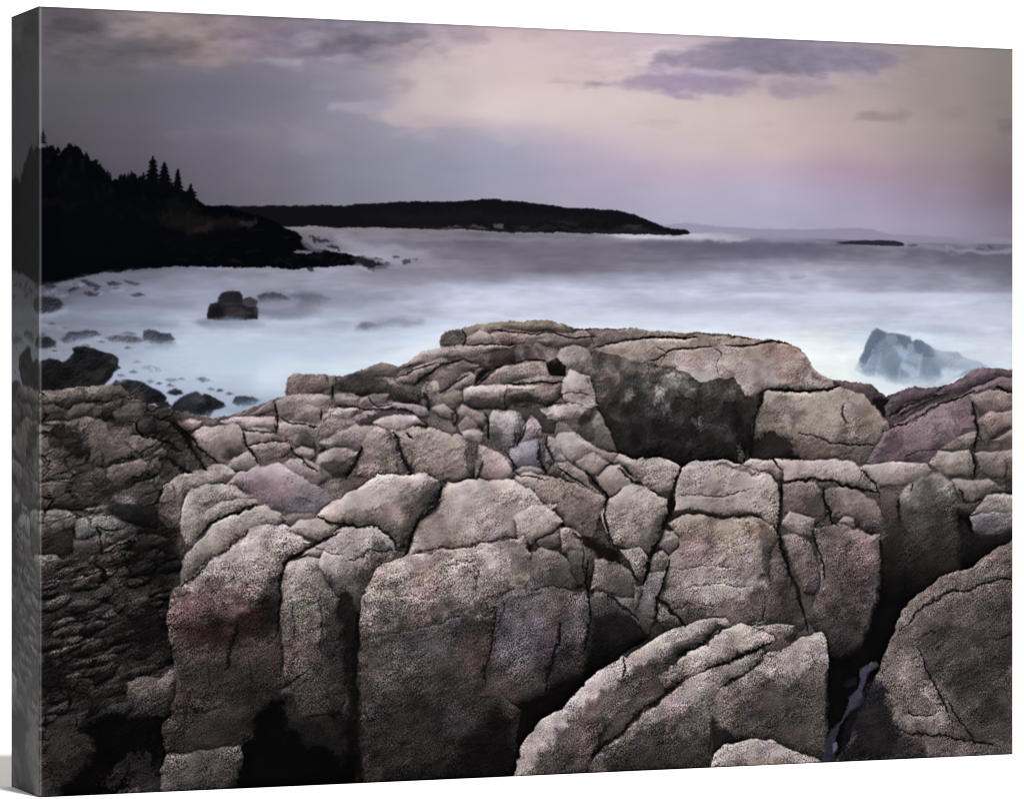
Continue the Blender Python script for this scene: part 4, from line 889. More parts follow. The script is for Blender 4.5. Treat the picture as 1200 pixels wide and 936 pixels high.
crack([(634,616),(622,636),(616,660),(615,690)], 2.6, .9, .2)
crack([(712,695),(732,712),(748,726)], 2.6, .9, .2)
crack([(616,692),(640,686),(670,688)], 1.6, .6)
# --- pink boulders, left centre
S([(186,590),(193,568),(201,564),(215,555),(235,547),(250,543.5),(269,546),(276,555),(262,565),(240,568),(228,572),(216,590),(210,616),(193,616),(184,606)], (158,147,141), (98,90,86), 9, crev=.14, rim=.14, edge=.12, shade=.3)
patch([(186,585),(196,568),(208,574),(204,600),(192,610)], (92,85,81), 5, .7, 3, 2)
S([(264,566),(280,552),(300,548),(325,541.5),(346,555),(362,565),(382,575),(391,592),(372,603),(345,604),(330,598),(310,591),(295,582),(284,571)], (160,147,148), (108,100,102), 9, crev=.1, rim=.08, edge=.08, shade=.2)
patch([(285,566),(310,556),(338,560),(352,575),(335,592),(308,586)], (142,123,132), 8, .65, 4, 2)
patch([(340,588),(356,578),(375,578),(388,592),(370,603),(346,603)], (98,94,100), 5, .7, 4, 2)
S([(210,616),(217,590),(226,576),(240,568),(266,567),(284,575),(298,580),(286,586),(264,586),(250,596),(236,612),(228,640),(220,636)], (172,163,156), (128,119,113), 7, crev=.14, rim=.14, edge=.12, shade=.3)
S([(230,622),(240,600),(258,587),(280,582),(300,585),(303,591),(285,596),(266,602),(249,612),(236,627)], (152,143,136), (92,84,80), 7, crev=.14, rim=.14, edge=.12, shade=.3)
S([(211,672),(213,658),(221,646),(236,631),(251,614),(268,604),(286,599),(310,590),(327,600),(334,612),(312,618),(282,626),(266,640),(251,652),(231,664),(214,682)], (164,154,147), (126,116,111), 7, crev=.14, rim=.14, edge=.12, shade=.3)
S([(330,606),(345,602),(372,602),(386,607),(372,615),(350,622),(336,616)], (112,104,104), (88,80,82), 4)
S([(195,722),(201,696),(213,683),(236,662),(266,640),(291,620),(320,614.5),(346,620),(360,636),(354,646),(341,656),(331,662),(327,690),(330,720),(328,790),(320,832),(298,856),(262,868),(205,846),(204,782),(198,745)], (188,171,168), (62,53,52), 14, g=(.05,1), gp=.62, lab='tall pink granite boulder left of centre', tex=1.25)
patch([(197,722),(215,700),(245,690),(275,690),(300,705),(280,740),(240,745),(206,742)], (118,93,94), 9, .75, 5, 2)
patch([(200,738),(240,735),(290,712),(320,690),(327,720),(300,755),(250,765),(208,765)], (66,49,50), 9, .75, 5, 2)
patch([(310,680),(325,668),(328,720),(326,760),(305,745),(300,705)], (58,50,49), 6, .75, 4, 2)
patch([(206,770),(260,762),(320,755),(325,800),(300,840),(250,845),(206,830)], (72,61,59), 10, .7, 5, 2)
crack([(276,730),(272,760),(266,790)], 3, .85, .2)
crack([(200,700),(230,692),(256,672)], 1.5, .3)
S([(338,622),(352,610),(372,606),(387,607),(398,615),(396,626),(381,638),(370,634),(354,626)], (172,159,153), (110,100,96), 7)
S([(354,650),(366,640),(382,634),(404,626),(420,640),(400,656),(380,654)], (168,150,150), (140,122,124), 5)
S([(192,850),(204,836),(250,832),(292,826),(300,838),(296,866),(262,880),(230,884),(196,882)], (66,59,55), (48,42,40), 8, tex=1.2)
S([(185,935),(188,900),(196,884),(240,880),(282,872),(286,890),(270,935)], (92,86,82), (62,57,55), 7, tex=1.2)
# cave between the columns
patch([(296,846),(316,816),(345,812),(380,832),(400,850),(416,880),(424,935),(268,935),(284,900),(292,870)], (6,5,5), 7, 1, 3, 1)
S([(328,728),(329,668),(341,657),(361,652.5),(376,657),(389,688),(404,700),(410,735),(404,800),(398,836),(380,836),(358,838),(334,800)], (138,129,122), (58,52,50), 11, tex=1.4)
patch([(340,690),(370,680),(386,720),(380,760),(345,765)], (108,101,96), 10, .6, 5, 2)
patch([(335,800),(360,796),(385,840),(392,860),(345,850),(330,830)], (56,50,48), 7, .7, 4, 2)
patch([(340,838),(380,840),(404,842),(410,890),(360,868),(330,850)], (30,26,26), 6, .8, 4, 2)
crack([(330,664),(327,690),(326,720),(322,750)], 3.4, .95, .1)
crack([(322,805),(340,800),(352,790)], 2, .8)
crack([(360,838),(380,837),(402,838)], 2.2, .8)
S([(374,664),(378,645),(389,624),(401,617),(420,614.5),(441,617),(456,628),(464,644),(456,654),(445,667),(432,692),(424,730),(410,715),(392,692)], (182,169,168), (84,76,74), 12, gp=.9, lab='rounded boulder with a dark right side')
patch([(440,630),(462,640),(455,655),(440,675),(425,705),(418,690),(428,655)], (62,56,54), 6, .75, 3, 1.5)
patch([(398,690),(412,700),(424,720),(424,800),(416,850),(404,840),(402,760)], (26,22,21), 5, .85, 3, 1)
crack([(360,640),(385,648),(405,648)], 1.6, .5)
S([(371,604),(390,585),(411,575),(441,560),(461,555.5),(480,556),(501,554.5),(513,563),(515,576),(511,591),(496,606),(486,621),(479,632),(466,638),(458,626),(445,618),(420,614),(400,615),(385,609)], (188,175,168), (118,107,102), 12, g=(.5,1), gp=1.1, lab='large rounded boulder left of the pale slab')
# --- pale slab and the great front boulder
S([(474,650),(485,630),(491,614),(500,599),(512,586),(516,575),(525,565.5),(546,563),(575,562),(600,563),(620,575),(634,590),(652,592),(648,602),(625,616),(606,628),(575,640),(550,645),(520,650)], (190,175,168), (166,151,145), 8, rim=.15, lab='broad pale flat topped slab in the centre')
patch([(490,628),(520,605),(560,598),(600,604),(590,612),(540,616),(505,640)], (150,136,130), 7, .5, 5, 2)
patch([(568,585),(600,578),(630,588),(615,596),(585,596)], (146,132,126), 5, .6, 4, 1.5)
S([(603,606),(618,596),(634,591),(652,601),(660,612),(644,626),(622,637),(606,630)], (182,169,162), (150,137,131), 6)
S([(417,855),(420,800),(421,740),(424,704),(440,668),(462,654),(485,648),(505,650),(530,642),(560,637),(590,636),(612,628),(620,650),(617,680),(600,692),(580,704),(572,750),(578,800),(606,836),(606,880),(590,925),(430,930),(425,885)], (152,140,133), (44,39,37), 20, g=(.12,1), gp=.85, lab='the great rounded boulder at the bottom centre', tex=1.35, sh=.27, plane=.45, crev=.1, edge=.1)
patch([(440,675),(490,660),(560,648),(600,655),(590,690),(540,700),(480,715),(430,725)], (140,130,124), 10, .55, 6, 2)
patch([(470,745),(500,735),(535,720),(545,745),(520,775),(480,785)], (82,77,84), 10, .55, 6, 2)
patch([(545,740),(575,730),(575,790),(550,800),(535,770)], (98,80,80), 8, .5, 6, 2)
patch([(430,730),(470,740),(470,800),(428,810)], (96,90,85), 12, .4, 5, 2)
patch([(510,835),(535,825),(545,850),(525,865)], (76,72,82), 6, .5, 5, 2)
patch([(540,860),(600,830),(612,880),(600,925),(520,930)], (22,18,18), 12, .85, 5, 2)
patch([(570,660),(612,650),(618,690),(580,700),(560,690)], (112,107,98), 8, .5, 5, 2)
patch([(500,640),(560,632),(600,632),(615,640),(590,646),(545,645)], (98,82,80), 4, .45, 5, 2)
patch([(420,800),(440,790),(445,880),(440,930),(424,930)], (74,68,65), 7, .4, 4, 2)
crack([(482,648),(505,644),(540,640),(575,634),(606,628)], 1.8, .55, .5)
crack([(580,715),(577,745),(571,770),(569,800)], 2.4, .85, .2)
crack([(592,705),(584,730),(578,760)], 1.6, .5, .2)
crack([(515,574),(510,592),(494,608),(484,624),(474,648)], 4.5, 1, .1)
crack([(404,657),(440,645),(468,640),(476,646)], 1.8, .6)
crack([(372,604),(388,610),(420,614),(446,620),(462,634)], 2, .85, .1)
crack([(328,664),(345,652),(362,640),(378,630),(398,622)], 2.6, .8, .15)
crack([(213,684),(240,660),(266,640),(290,622)], 3, .85, .2)
crack([(230,628),(250,610),(285,594),(302,590)], 2.4, .85, .2)
crack([(420,720),(414,760),(416,820),(418,880),(428,925)], 8, 1, .05)
# --- the pale boulder at the bottom
S([(600,915),(605,893),(613,870),(635,843),(662,826),(690,796),(715,780),(732,769),(738,772),(742,765),(760,752),(790,737),(830,723.5),(849,723.5),(855,732),(841,741),(821,751),(816,758),(792,771),(771,786),(756,797),(741,816),(721,836),(702,860),(691,888),(688,915)], (182,169,165), (90,81,77), 12, g=(.75,1), gp=1.1, shade=.6, lab='slanting pale boulder at the bottom edge', tex=1.25)
patch([(640,880),(690,815),(740,785),(800,765),(770,790),(730,825),(700,860),(688,910),(620,912)], (80,72,69), 7, .8, 4, 2)
crack([(733,770),(733,780),(728,792)], 1.8, .85)
S([(690,915),(692,892),(720,866),(750,841),(780,816),(810,793),(841,780),(871,768),(891,760),(895,766),(886,781),(861,796),(842,806),(832,832),(830,870),(828,915)], (150,141,136), (62,56,52), 9, g=(.1,1), gp=.9, tex=1.25)
S([(772,792),(800,772),(816,758),(841,740.5),(870,732),(891,735),(906,742),(908,750),(890,757),(870,766),(841,781),(821,786),(800,797),(782,806)], (178,165,159), (126,114,109), 7, tex=1.2)
S([(884,735),(910,730),(931,731),(929,740),(915,749),(905,742)], (150,140,134), (94,86,82), 5)
S([(832,836),(842,806),(861,796),(886,782),(896,766),(916,762),(941,748),(962,741.5),(968,750),(971,771),(971,830),(969,884),(956,895),(940,886),(910,871),(880,869),(842,856)], (176,164,158), (78,71,68), 11, g=(-.1,1), gp=.8, shade=.4, tex=1.25)
patch([(925,800),(940,780),(968,772),(969,880),(945,880),(905,860),(900,830)], (88,81,77), 9, .6, 4, 2)
patch([(840,820),(870,795),(900,790),(905,810),(870,830),(845,845)], (112,104,100), 8, .6, 4, 2)
patch([(832,840),(850,855),(880,866),(870,872),(845,880),(832,895)], (24,20,20), 4, .9)
S([(832,905),(836,885),(850,872.5),(870,868),(886,865),(901,866),(921,875),(941,885),(962,894),(965,905)], (184,172,167), (150,140,134), 8, lab='small pale stone cut off by the bottom edge', tex=1.3)
crack([(692,886),(725,858),(760,826),(790,804),(806,790)], 3.2, .9, .15)
crack([(836,783),(862,770),(888,758),(908,750)], 3.4, 1, .15)
crack([(842,804),(866,792),(886,780),(897,764)], 2.6, .85, .2)
crack([(815,757),(838,745),(852,736)], 2.6, .95, .2)
# --- gully and the right-hand boulder
patch([(1036,650),(1060,640),(1120,640),(1195,625),(1195,636),(1166,644),(1140,664),(1105,674),(1066,702),(1048,738),(1030,775),(1010,820),(985,870),(975,900),(968,900),(968,800),(975,770),(1010,760)], (9,7,8), 6, 1, 2, 1)
patch([(1052,604),(1120,600),(1128,640),(1130,700),(1050,700)], (74,70,66), 8, .9, 2, 1, c2=(10,8,8))
patch([(1030,590),(1056,600),(1060,700),(1036,700)], (66,57,55), 6, .85, 2, 1, c2=(10,8,8))
patch([(1126,610),(1150,628),(1195,618),(1195,640),(1140,664),(1122,660)], (40,37,38), 6, .8, 2, 1, c2=(10,8,9))
S([(1200,632),(1187,634),(1165,643.5),(1141,665),(1120,670),(1105,675),(1085,690),(1065,705),(1055,720),(1049,736),(1044,751),(1036,762),(1030,778),(1024,800),(1008,838),(992,868),(974,900),(1200,895)], (104,95,91), (92,84,82), 14, rim=.35, lab='broad sloping boulder in the bottom right corner', tex=1.15)
patch([(974,895),(1000,850),(1026,795),(1040,800),(1045,840),(1060,870),(1040,890)], (26,23,25), 8, .9, 4, 2)
patch([(1054,728),(1066,707),(1106,677),(1126,674),(1120,690),(1092,700),(1066,724),(1056,734)], (116,107,101), 4, .7, 3, 2)
patch([(1140,670),(1166,650),(1195,640),(1195,682),(1160,684),(1120,692)], (80,75,70), 6, .6, 3, 2)
patch([(1050,765),(1072,762),(1084,790),(1096,815),(1104,840),(1085,850),(1055,848),(1042,820)], (130,121,114), 8, .7, 5, 2)
patch([(1080,740),(1130,720),(1195,710),(1195,800),(1150,800),(1100,790)], (88,77,79), 12, .6, 5, 2)
patch([(1140,820),(1160,810),(1180,835),(1165,848),(1145,842)], (64,58,55), 7, .6, 5, 2)
patch([(1075,845),(1100,838),(1115,850),(1105,860),(1080,858)], (122,112,111), 4, .7, 3, 1)
patch([(1085,865),(1120,866),(1150,874),(1195,866),(1195,892),(1080,894)], (112,104,102), 6, .6, 4, 2)
patch([(1050,866),(1080,864),(1086,890),(1040,894)], (50,45,46), 5, .7, 3, 2)
crack([(1053,737),(1062,730),(1085,708),(1105,697),(1122,692),(1142,687),(1166,678),(1178,680),(1195,686)], 2.6, .9, .25)
crack([(1074,758),(1086,780),(1095,800),(1106,822),(1113,840)], 2.2, .85, .3)
crack([(1110,818),(1122,838),(1132,852),(1141,868)], 2, .85, .3)
crack([(1060,828),(1066,836),(1084,838),(1100,834)], 1.8, .8, .3)
crack([(1052,857),(1085,860),(1118,862),(1142,870),(1165,872)], 2.2, .9, .25)
crack([(1082,745),(1092,741),(1096,738)], 1.4, .7)
crack([(1170,750),(1195,738)], 1.6, .7)
rid = region('printed_water_gully', 'thin trickle of blue grey water in the gully')
patch([(1010,784),(1019,777),(1026,774),(1029,779),(1019,786),(1015,800),(1010,810),(1013,819),(1006,828),(996,834),(985,848),(979,862),(978,900),(962,900),(965,876),(973,856),(985,843),(992,832),(994,818),(1005,806),(1009,796)], (74,75,90), 2.0, .8, 1, .5, rid=rid, rock=.3, c2=(48,48,62), smooth=0)
patch([(990,800),(1004,790),(1006,800),(994,806)], (22,24,36), 2, .7)
patch([(1016,806),(1028,790),(1034,800),(1020,822),(1000,850),(990,880),(984,880),(988,852)], (20,21,32), 3, .6)
patch([(976,870),(982,868),(981,876),(975,878)], (104,108,126), 1.5, .8)

tone([(40,455),(140,455),(200,520),(200,580),(160,640),(40,660)], .88, 14, tint=(1.0,1.0,1.0))
# --- how the planes of the bigger boulders turn away from the light
tone([(200,702),(240,682),(290,672),(326,672),(328,790),(300,852),(205,842)], .80, 8)
tone([(212,726),(250,733),(290,714),(322,698),(320,738),(290,750),(240,754),(214,746)], .62, 8, tint=(1.08,.94,.95))
tone([(420,748),(450,728),(500,715),(560,706),(580,722),(576,800),(602,842),(602,925),(424,935)], .84, 16)
tone([(1060,737),(1120,697),(1200,690),(1200,900),(1120,862),(1095,792)], .84, 9)
tone([(700,414),(760,422),(850,446),(868,452),(864,472),(800,462),(720,446)], 1.3, 9)
tone([(333,664),(346,654),(374,658),(380,668),(352,676),(336,676)], 1.12, 4)
tone([(380,668),(404,690),(408,760),(402,835),(384,830),(376,740)], .72, 5)
tone([(470,596),(512,560),(516,578),(508,596),(486,624),(470,638),(458,625),(476,606)], .70, 7)
tone([(560,560),(630,560),(610,590),(560,600)], 1.03, 10)
tone([(880,608),(905,615),(914,630),(906,646),(900,690),(892,690),(894,640)], .78, 4)
tone([(760,580),(782,590),(780,608),(764,640),(754,642),(768,610)], .84, 4)
tone([(640,590),(668,600),(700,598),(696,622),(690,628),(664,616)], .88, 4)
tone([(160,470),(210,478),(222,500),(240,535),(262,548),(220,552),(195,560),(192,520),(176,505)], .62, 8)
tone([(150,600),(190,580),(212,640),(206,700),(160,690),(130,650)], .62, 12)
tone([(640,690),(668,692),(664,780),(640,800),(620,760)], .86, 8)
for q in ([(205,497),(222,520),(240,548)], [(180,487),(196,492),(210,506),(226,530)], [(172,510),(190,516),(214,530)], [(196,535),(210,548),(226,552)]):
    crack(q, 3, .9, .3)

tone([(225,480),(340,440),(520,392),(700,380),(700,520),(640,560),(420,560),(240,560)], 1.09, 12, tint=(1.0,.995,1.02))
tone([(640,870),(690,815),(740,785),(800,765),(780,800),(720,850),(690,910),(615,912)], .86, 8)
tone([(700,905),(740,862),(800,825),(832,830),(828,912)], .82, 8)
tone([(880,800),(930,790),(972,775),(970,890),(900,868),(850,850)], .80, 8)
tone([(1080,745),(1130,722),(1200,705),(1200,850),(1130,830),(1095,790)], .86, 10)
tone([(424,820),(500,800),(570,800),(606,840),(604,930),(424,935)], .84, 14)
tone([(205,775),(325,770),(325,840),(262,868),(205,846)], .88, 8)
for q, v, c in (([(430,748),(470,738),(520,728),(555,716)], 1.4, .35), ([(520,660),(545,656),(560,668),(556,690)], 1.5, .5), ([(700,620),(704,600)], 1, .3),
                ([(455,700),(480,696),(500,700)], 1.2, .35), ([(800,690),(840,684),(880,686)], 1.2, .45), ([(795,668),(830,660),(862,664)], 1.1, .4),
                ([(790,712),(812,706),(846,708)], 1.1, .4), ([(1080,690),(1100,676)], 1.2, .5), ([(340,700),(346,730),(342,760)], 1.3, .45), ([(372,690),(378,730),(374,790)], 1.5, .5),
                ([(240,770),(244,800),(236,830)], 1.4, .5), ([(290,770),(296,800)], 1.4, .5)):
    crack(q, v, c, .4)

# --- fronts and undersides along the crest
for q, v in (([(388,444),(420,442),(452,448),(478,460),(490,472),(470,470),(430,464),(400,462)], .72), ([(516,414),(545,416),(562,428),(552,438),(530,432)], .72), ([(566,410),(600,406),(612,416),(602,424),(575,430)], .68),
             ([(612,406),(620,404),(622,420),(612,420)], .7), ([(626,408),(634,412),(640,424),(630,422)], .75), ([(545,466),(590,464),(640,466),(654,474),(640,482),(600,480),(548,480)], .72), ([(602,480),(634,482),(640,496),(612,496)], .72),
             ([(652,486),(676,482),(694,492),(700,512),(690,518),(664,500)], .66), ([(527,478),(545,488),(566,496),(560,506),(535,500)], .78), ([(548,510),(564,520),(566,548),(552,562),(544,540)], .66), ([(372,540),(386,536),(412,546),(404,562),(376,558)], .72),
             ([(345,506),(368,506),(370,526),(350,522)], .74), ([(330,514),(345,508),(346,522)], .8), ([(420,478),(440,490),(425,496),(408,490)], .8), ([(482,500),(500,486),(505,500),(490,504)], .72), ([(470,520),(486,506),(500,508),(480,540)], .9),
             ([(575,490),(590,505),(585,524),(574,512)], .75), ([(600,486),(614,496),(612,516),(602,520)], .8), ([(690,440),(700,470),(704,482),(694,470)], .75), ([(500,440),(520,428),(536,430),(516,446)], .84),
             ([(486,448),(500,440),(506,448),(494,470),(484,462)], .8), ([(560,432),(582,430),(566,450)], .6), ([(640,424),(658,422),(662,438),(646,436)], .6), ([(650,560),(690,576),(700,600),(690,620),(668,604)], .9)):
    tone(q, v, 2.8, 2.0, .8)
for q, v in (([(543,451),(600,451),(660,450),(658,460),(600,462),(545,462)], 1.12), ([(642,474),(680,470),(698,474),(690,484),(660,490),(642,486)], 1.12), ([(476,431),(520,408),(590,404),(600,407),(550,412),(500,422)], 1.08),
             ([(446,490),(480,488),(496,496),(470,498)], 1.1), ([(380,488),(400,478),(416,480),(400,490)], 1.08), ([(265,491),(320,490),(322,496),(280,497)], 1.1), ([(578,481),(596,481),(606,492),(590,492)], 1.1), ([(655,510),(680,510),(690,520),(670,524)], 1.08)):
    tone(q, v, 2.8, 2.0, .8)
for q, w in (([(496,462),(500,470),(503,480)], 4), ([(470,440),(488,432),(512,425)], 1.6), ([(486,448),(502,438),(520,426),(545,421)], 2), ([(560,450),(575,438),(584,428)], 2.4), ([(514,460),(530,448),(548,440)], 1.8),
             ([(420,478),(450,480),(478,480),(486,487)], 2.4), ([(540,386),(546,398),(542,404)], 1.4), ([(548,404),(580,403),(604,404)], 1.6), ([(600,424),(618,420),(640,424)], 1.8), ([(594,450),(640,446),(662,450)], 1.6),
             ([(645,392),(670,396),(700,394)], 1.4), ([(575,388),(610,390),(650,392)], 1.3), ([(530,500),(536,488),(532,476)], 2.4), ([(568,486),(572,500),(572,516)], 2.6), ([(616,498),(612,512),(604,522)], 2.2), ([(640,512),(640,526),(650,542)], 2.4),
             ([(652,545),(662,556),(690,570)], 1.8), ([(567,540),(560,562)], 2.6), ([(598,556),(640,560)], 1.4), ([(430,464),(440,476),(460,474)], 1.4), ([(390,476),(420,477)], 1.6), ([(330,490),(345,494),(372,500)], 1.6), ([(282,505),(300,503),(322,506)], 1.6), ([(292,522),(312,518),(338,516)], 1.8)):
    crack(q, w, .8, .25)

tone([(40,650),(120,650),(200,640),(215,690),(205,760),(200,840),(180,935),(40,940)], .86, 14)

tone([(692,412),(760,425),(845,446),(881,462),(872,542),(742,537),(700,470)], 1.0, 5, tint=(.93,1.0,1.03))
tone([(664,455),(690,452),(694,466),(668,470)], .88, 3)
crack([(655,462),(675,458),(694,462)], 1.2, .5)
crack([(640,476),(660,470),(682,474)], 1.2, .5)
IMG *= 1 + np.clip(ROCK, 0, 1)[..., None] * np.array([.010, -.010, .002], np.float32)
# broken facets on the shaded cliff face
cl = blur((LABEL == CLIFF_ID).astype(np.float32), 2)
for cell, sd_, k in ((34, 21, .17), (15, 22, .12)):
    dj, av, tl = fracture(cell, -.9, 1.3, sd_)
    IMG *= (1 + cl * (k * .6 * np.clip(av, -1.2, 2.2) + k * .6 * np.clip(tl, -1.2, 1.8)))[..., None]
# ---- granite: relief lit from the upper left, blotches, dark and bright grains
def relief(h): 
    gy, gx = np.gradient(h)
    r = -(gx * .45 + gy * 1.0)
    return r / r.std()
rk = blur(np.clip(ROCK, 0, 1.6), 1.0)
# shards and joints finer than the traced boulders
far = np.interp(SY, [400, 560, 640], [1, .6, 0]).astype(np.float32); left = np.interp(SX, [190, 225], [1, 0]).astype(np.float32)
lum0 = IMG.mean(-1)
worn = np.clip(1.15 - np.clip((lum0 - 120) / 60, 0, 1) * .75, .3, 1.15)
for cell, ang, stc, sd_, wgt in ((62, -.45, 1.7, 1, (1 - far) * .8), (30, -.30, 1.9, 2, .35 + .45 * far + .8 * left), (15, -.38, 2.2, 3, .15 + .2 * far + .55 * left)):
    dj, av, tl = fracture(cell, ang, stc, sd_)
    gate = np.clip(noise(30, 220, 1.2) * .6 + .45, 0, 1.3)
    w_ = np.clip(rk, 0, 1) * wgt * worn
    IMG *= (1 + w_ * (.05 * np.clip(av, -2, 2) + .085 * np.clip(tl, -1.5, 1.5)))[..., None]
    jn = np.exp(-(dj / 1.15) ** 2) * gate * np.clip(.5 + .5 * av, 0, 1.2)
    lp = np.exp(-((dj - 2.6) / 1.6) ** 2) * gate
    IMG *= (1 - w_ * ((.24 + .25 * left) * jn - .06 * lp))[..., None]

lum0 = IMG.mean(-1)
ridge = -np.abs(noise(6, 70, 1.1, 1.8, 1, -.5)); ridge2 = -np.abs(noise(4, 30, .9))
rel = .5 * relief(noise(5, 40, 1.3)) + .5 * relief(noise(12, 90, 1.6)) + .4 * relief(ridge2) + .6 * relief(ridge)
strata = noise(3, 40, 1.0, 3.5, 1, -.35)
grain = noise(1.5, 5, .1); grain2 = noise(2.6, 12, .6)
smooth_top = np.clip((lum0 - 150) / 50, 0, 1)                  # worn pale tops carry less relief
depth = np.interp(SY, [380, 470, 620, 900], [.42, .55, .85, 1.0]).astype(np.float32)   # far stone shows finer, weaker relief
mott = np.clip(noise(25, 160, 1.0) * .35 + .9, .3, 1.7)                                  # coarse and fine areas
rel = rel * np.interp(SY, [560, 700], [1, .5]).astype(np.float32)
m = 1 + rk * depth * mott * ((.075 - .040 * smooth_top) * rel + (.095 - .04 * smooth_top) * grain + (.06 - .025 * smooth_top) * grain2 + .045 * strata)
m *= 1 + rk * .075 * noise(18, 140, 1.2)
dk = rk * np.clip(1.3 - lum0 / 110, 0, 1) * (.25 + .35 * left) * (1 - cl)
rag_ = relief(noise(4, 34, 1.1, 2.2, 1, -.55)); rag2 = relief(noise(2.5, 12, .7, 1.6, 1, -.5))
m += dk * (.12 * rag_ + .10 * rag2 + .12 * grain)
m += rk * np.interp(SY, [600, 700], [0, 1]).astype(np.float32) * (.055 * grain)
spk = np.clip(noise(1.8, 5, .1) - 1.8, 0, 2); dsp = np.clip(noise(2.4, 8, .4) - 1.35, 0, 2)
m += rk * depth * mott * (.20 * spk - .26 * dsp)
m = np.clip(m, .25, 1.8)
rs = blur(ROCK_SEA, .8)
SEA_ONLY *= (1 + rs / (np.clip(rk, .3, 2)) * (m - 1) * 1.5)[..., None]
IMG *= m[..., None]
# hair cracks that follow the noise's zero lines
z = noise(14, 130, 1.3, 1.5, 1, -.6); gy, gx = np.gradient(z); dz = np.abs(z) / (np.hypot(gx, gy) + 1e-4)
gate = np.clip(noise(20, 150, 1.2) - .9, 0, 1)
hair = np.exp(-(dz / 1.1) ** 2) * gate * rk * depth
IMG *= (1 - .18 * hair)[..., None]
# mineral tints: rust, violet and olive blotches
t1 = np.clip(noise(25, 220, 1.3) - .3, 0, 1.5) * rk; t2 = np.clip(noise(25, 200, 1.3) - .5, 0, 1.5) * rk; t3 = np.clip(noise(15, 120, 1.1) - .6, 0, 1.5) * rk
IMG *= 1 + t1[..., None] * np.array([.020, -.010, -.008], np.float32)
IMG *= 1 + t2[..., None] * np.array([.000, -.008, .022], np.float32)
IMG *= 1 + t3[..., None] * np.array([.002, .006, -.016], np.float32)
# tone curve of the stone, and its clean outline against the water
g_ = np.clip(rk, 0, 1)[..., None]
cur = 255 * (np.clip(IMG, 0, 255) / 255) ** 1.07 * 1.0 + 5
cur = np.where(cur > 150, 150 + (cur - 150) * .62, cur)
gr = cur.mean(-1, keepdims=True); cur = gr + (cur - gr) * np.clip(.70 + gr / 700, 0, .92)
IMG[:] = IMG * (1 - g_) + cur * g_
IMG +=   .30 * g_ * (IMG - blur(IMG, 1.3))
IMG += .12 * g_ * (IMG - blur(IMG, 8)); IMG += .30 * g_ * (IMG - blur(IMG, 2.0))
IMG[:] = SEA_ONLY * (1 - BED[..., None]) + IMG * BED[..., None]
LABEL[(BED < .5) & (LABEL >= BED_ID)] = sea_id
# film softness of the original exposure, then the pale left fold and darker rims
IMG[:] = blur(IMG, .4)
IMG += (noise(2, 6, .3) * .7)[..., None]
edge = np.exp(-((XX - 1.2) / 1.5) ** 2)[..., None]  # pale line of the worn left fold, its highlight painted into the print
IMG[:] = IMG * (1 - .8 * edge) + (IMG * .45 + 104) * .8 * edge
IMG *= (1 - .14 * np.exp(-((PW - XX) / 2.2) ** 2))[..., None]  # print darkens in a narrow rim at the right, then top and bottom
IMG *= (1 - .22 * np.exp(-(YY / 2.2) ** 2) - .25 * np.exp(-((PH - YY) / 2.0) ** 2))[..., None]
np.clip(IMG, 2, 252, out=IMG)
# ---------------------------------------------------------------- the print as pictures held in memory
PRINT_GAIN = 1.0 / FRONT_E                          # paper white of the print under the lamps

def to_lin(s):
    s = np.clip(s, 0, 255) / 255.0
    return np.where(s <= 0.04045, s / 12.92, ((s + 0.055) / 1.055) ** 2.4)

def to_srgb(l):
    return np.where(l <= 0.0031308, l * 12.92, 1.055 * np.clip(l, 1e-9, None) ** (1 / 2.4) - 0.055)

def picture(name, rgb, gain):
    h, w = rgb.shape[:2]
    a = np.ones((h, w, 4), np.float32)
    a[..., :3] = to_srgb(np.clip(to_lin(rgb) * gain, 0, 1))
    im = bpy.data.images.new(name, w, h, alpha=False, float_buffer=False)
    im.colorspace_settings.name = 'sRGB'
    im.pixels.foreach_set(np.ascontiguousarray(a[::-1]).ravel()); im.update(); im.pack()
    return im

def printed(name, im):
    """inkjet print on cotton canvas: the picture, a faint weave, matt varnish"""
    m, nt, b = material(name, 0.8, 0.0)
    uv = nt.nodes.new('ShaderNodeUVMap'); uv.uv_map = 'print'
    tx = nt.nodes.new('ShaderNodeTexImage'); tx.image = im; tx.extension = 'EXTEND'; tx.interpolation = 'Cubic'
    nt.links.new(uv.outputs['UV'], tx.inputs['Vector']); nt.links.new(tx.outputs['Color'], b.inputs['Base Color'])
    tc = nt.nodes.new('ShaderNodeTexCoord'); nz = nt.nodes.new('ShaderNodeTexNoise'); bp = nt.nodes.new('ShaderNodeBump')
    nz.inputs['Scale'].default_value = 900.0; nz.inputs['Detail'].default_value = 2
    bp.inputs['Strength'].default_value = 0.05; bp.inputs['Distance'].default_value = 0.0004
    nt.links.new(tc.outputs['Object'], nz.inputs['Vector']); nt.links.new(nz.outputs['Fac'], bp.inputs['Height'])
    nt.links.new(bp.outputs['Normal'], b.inputs['Normal'])
    return m

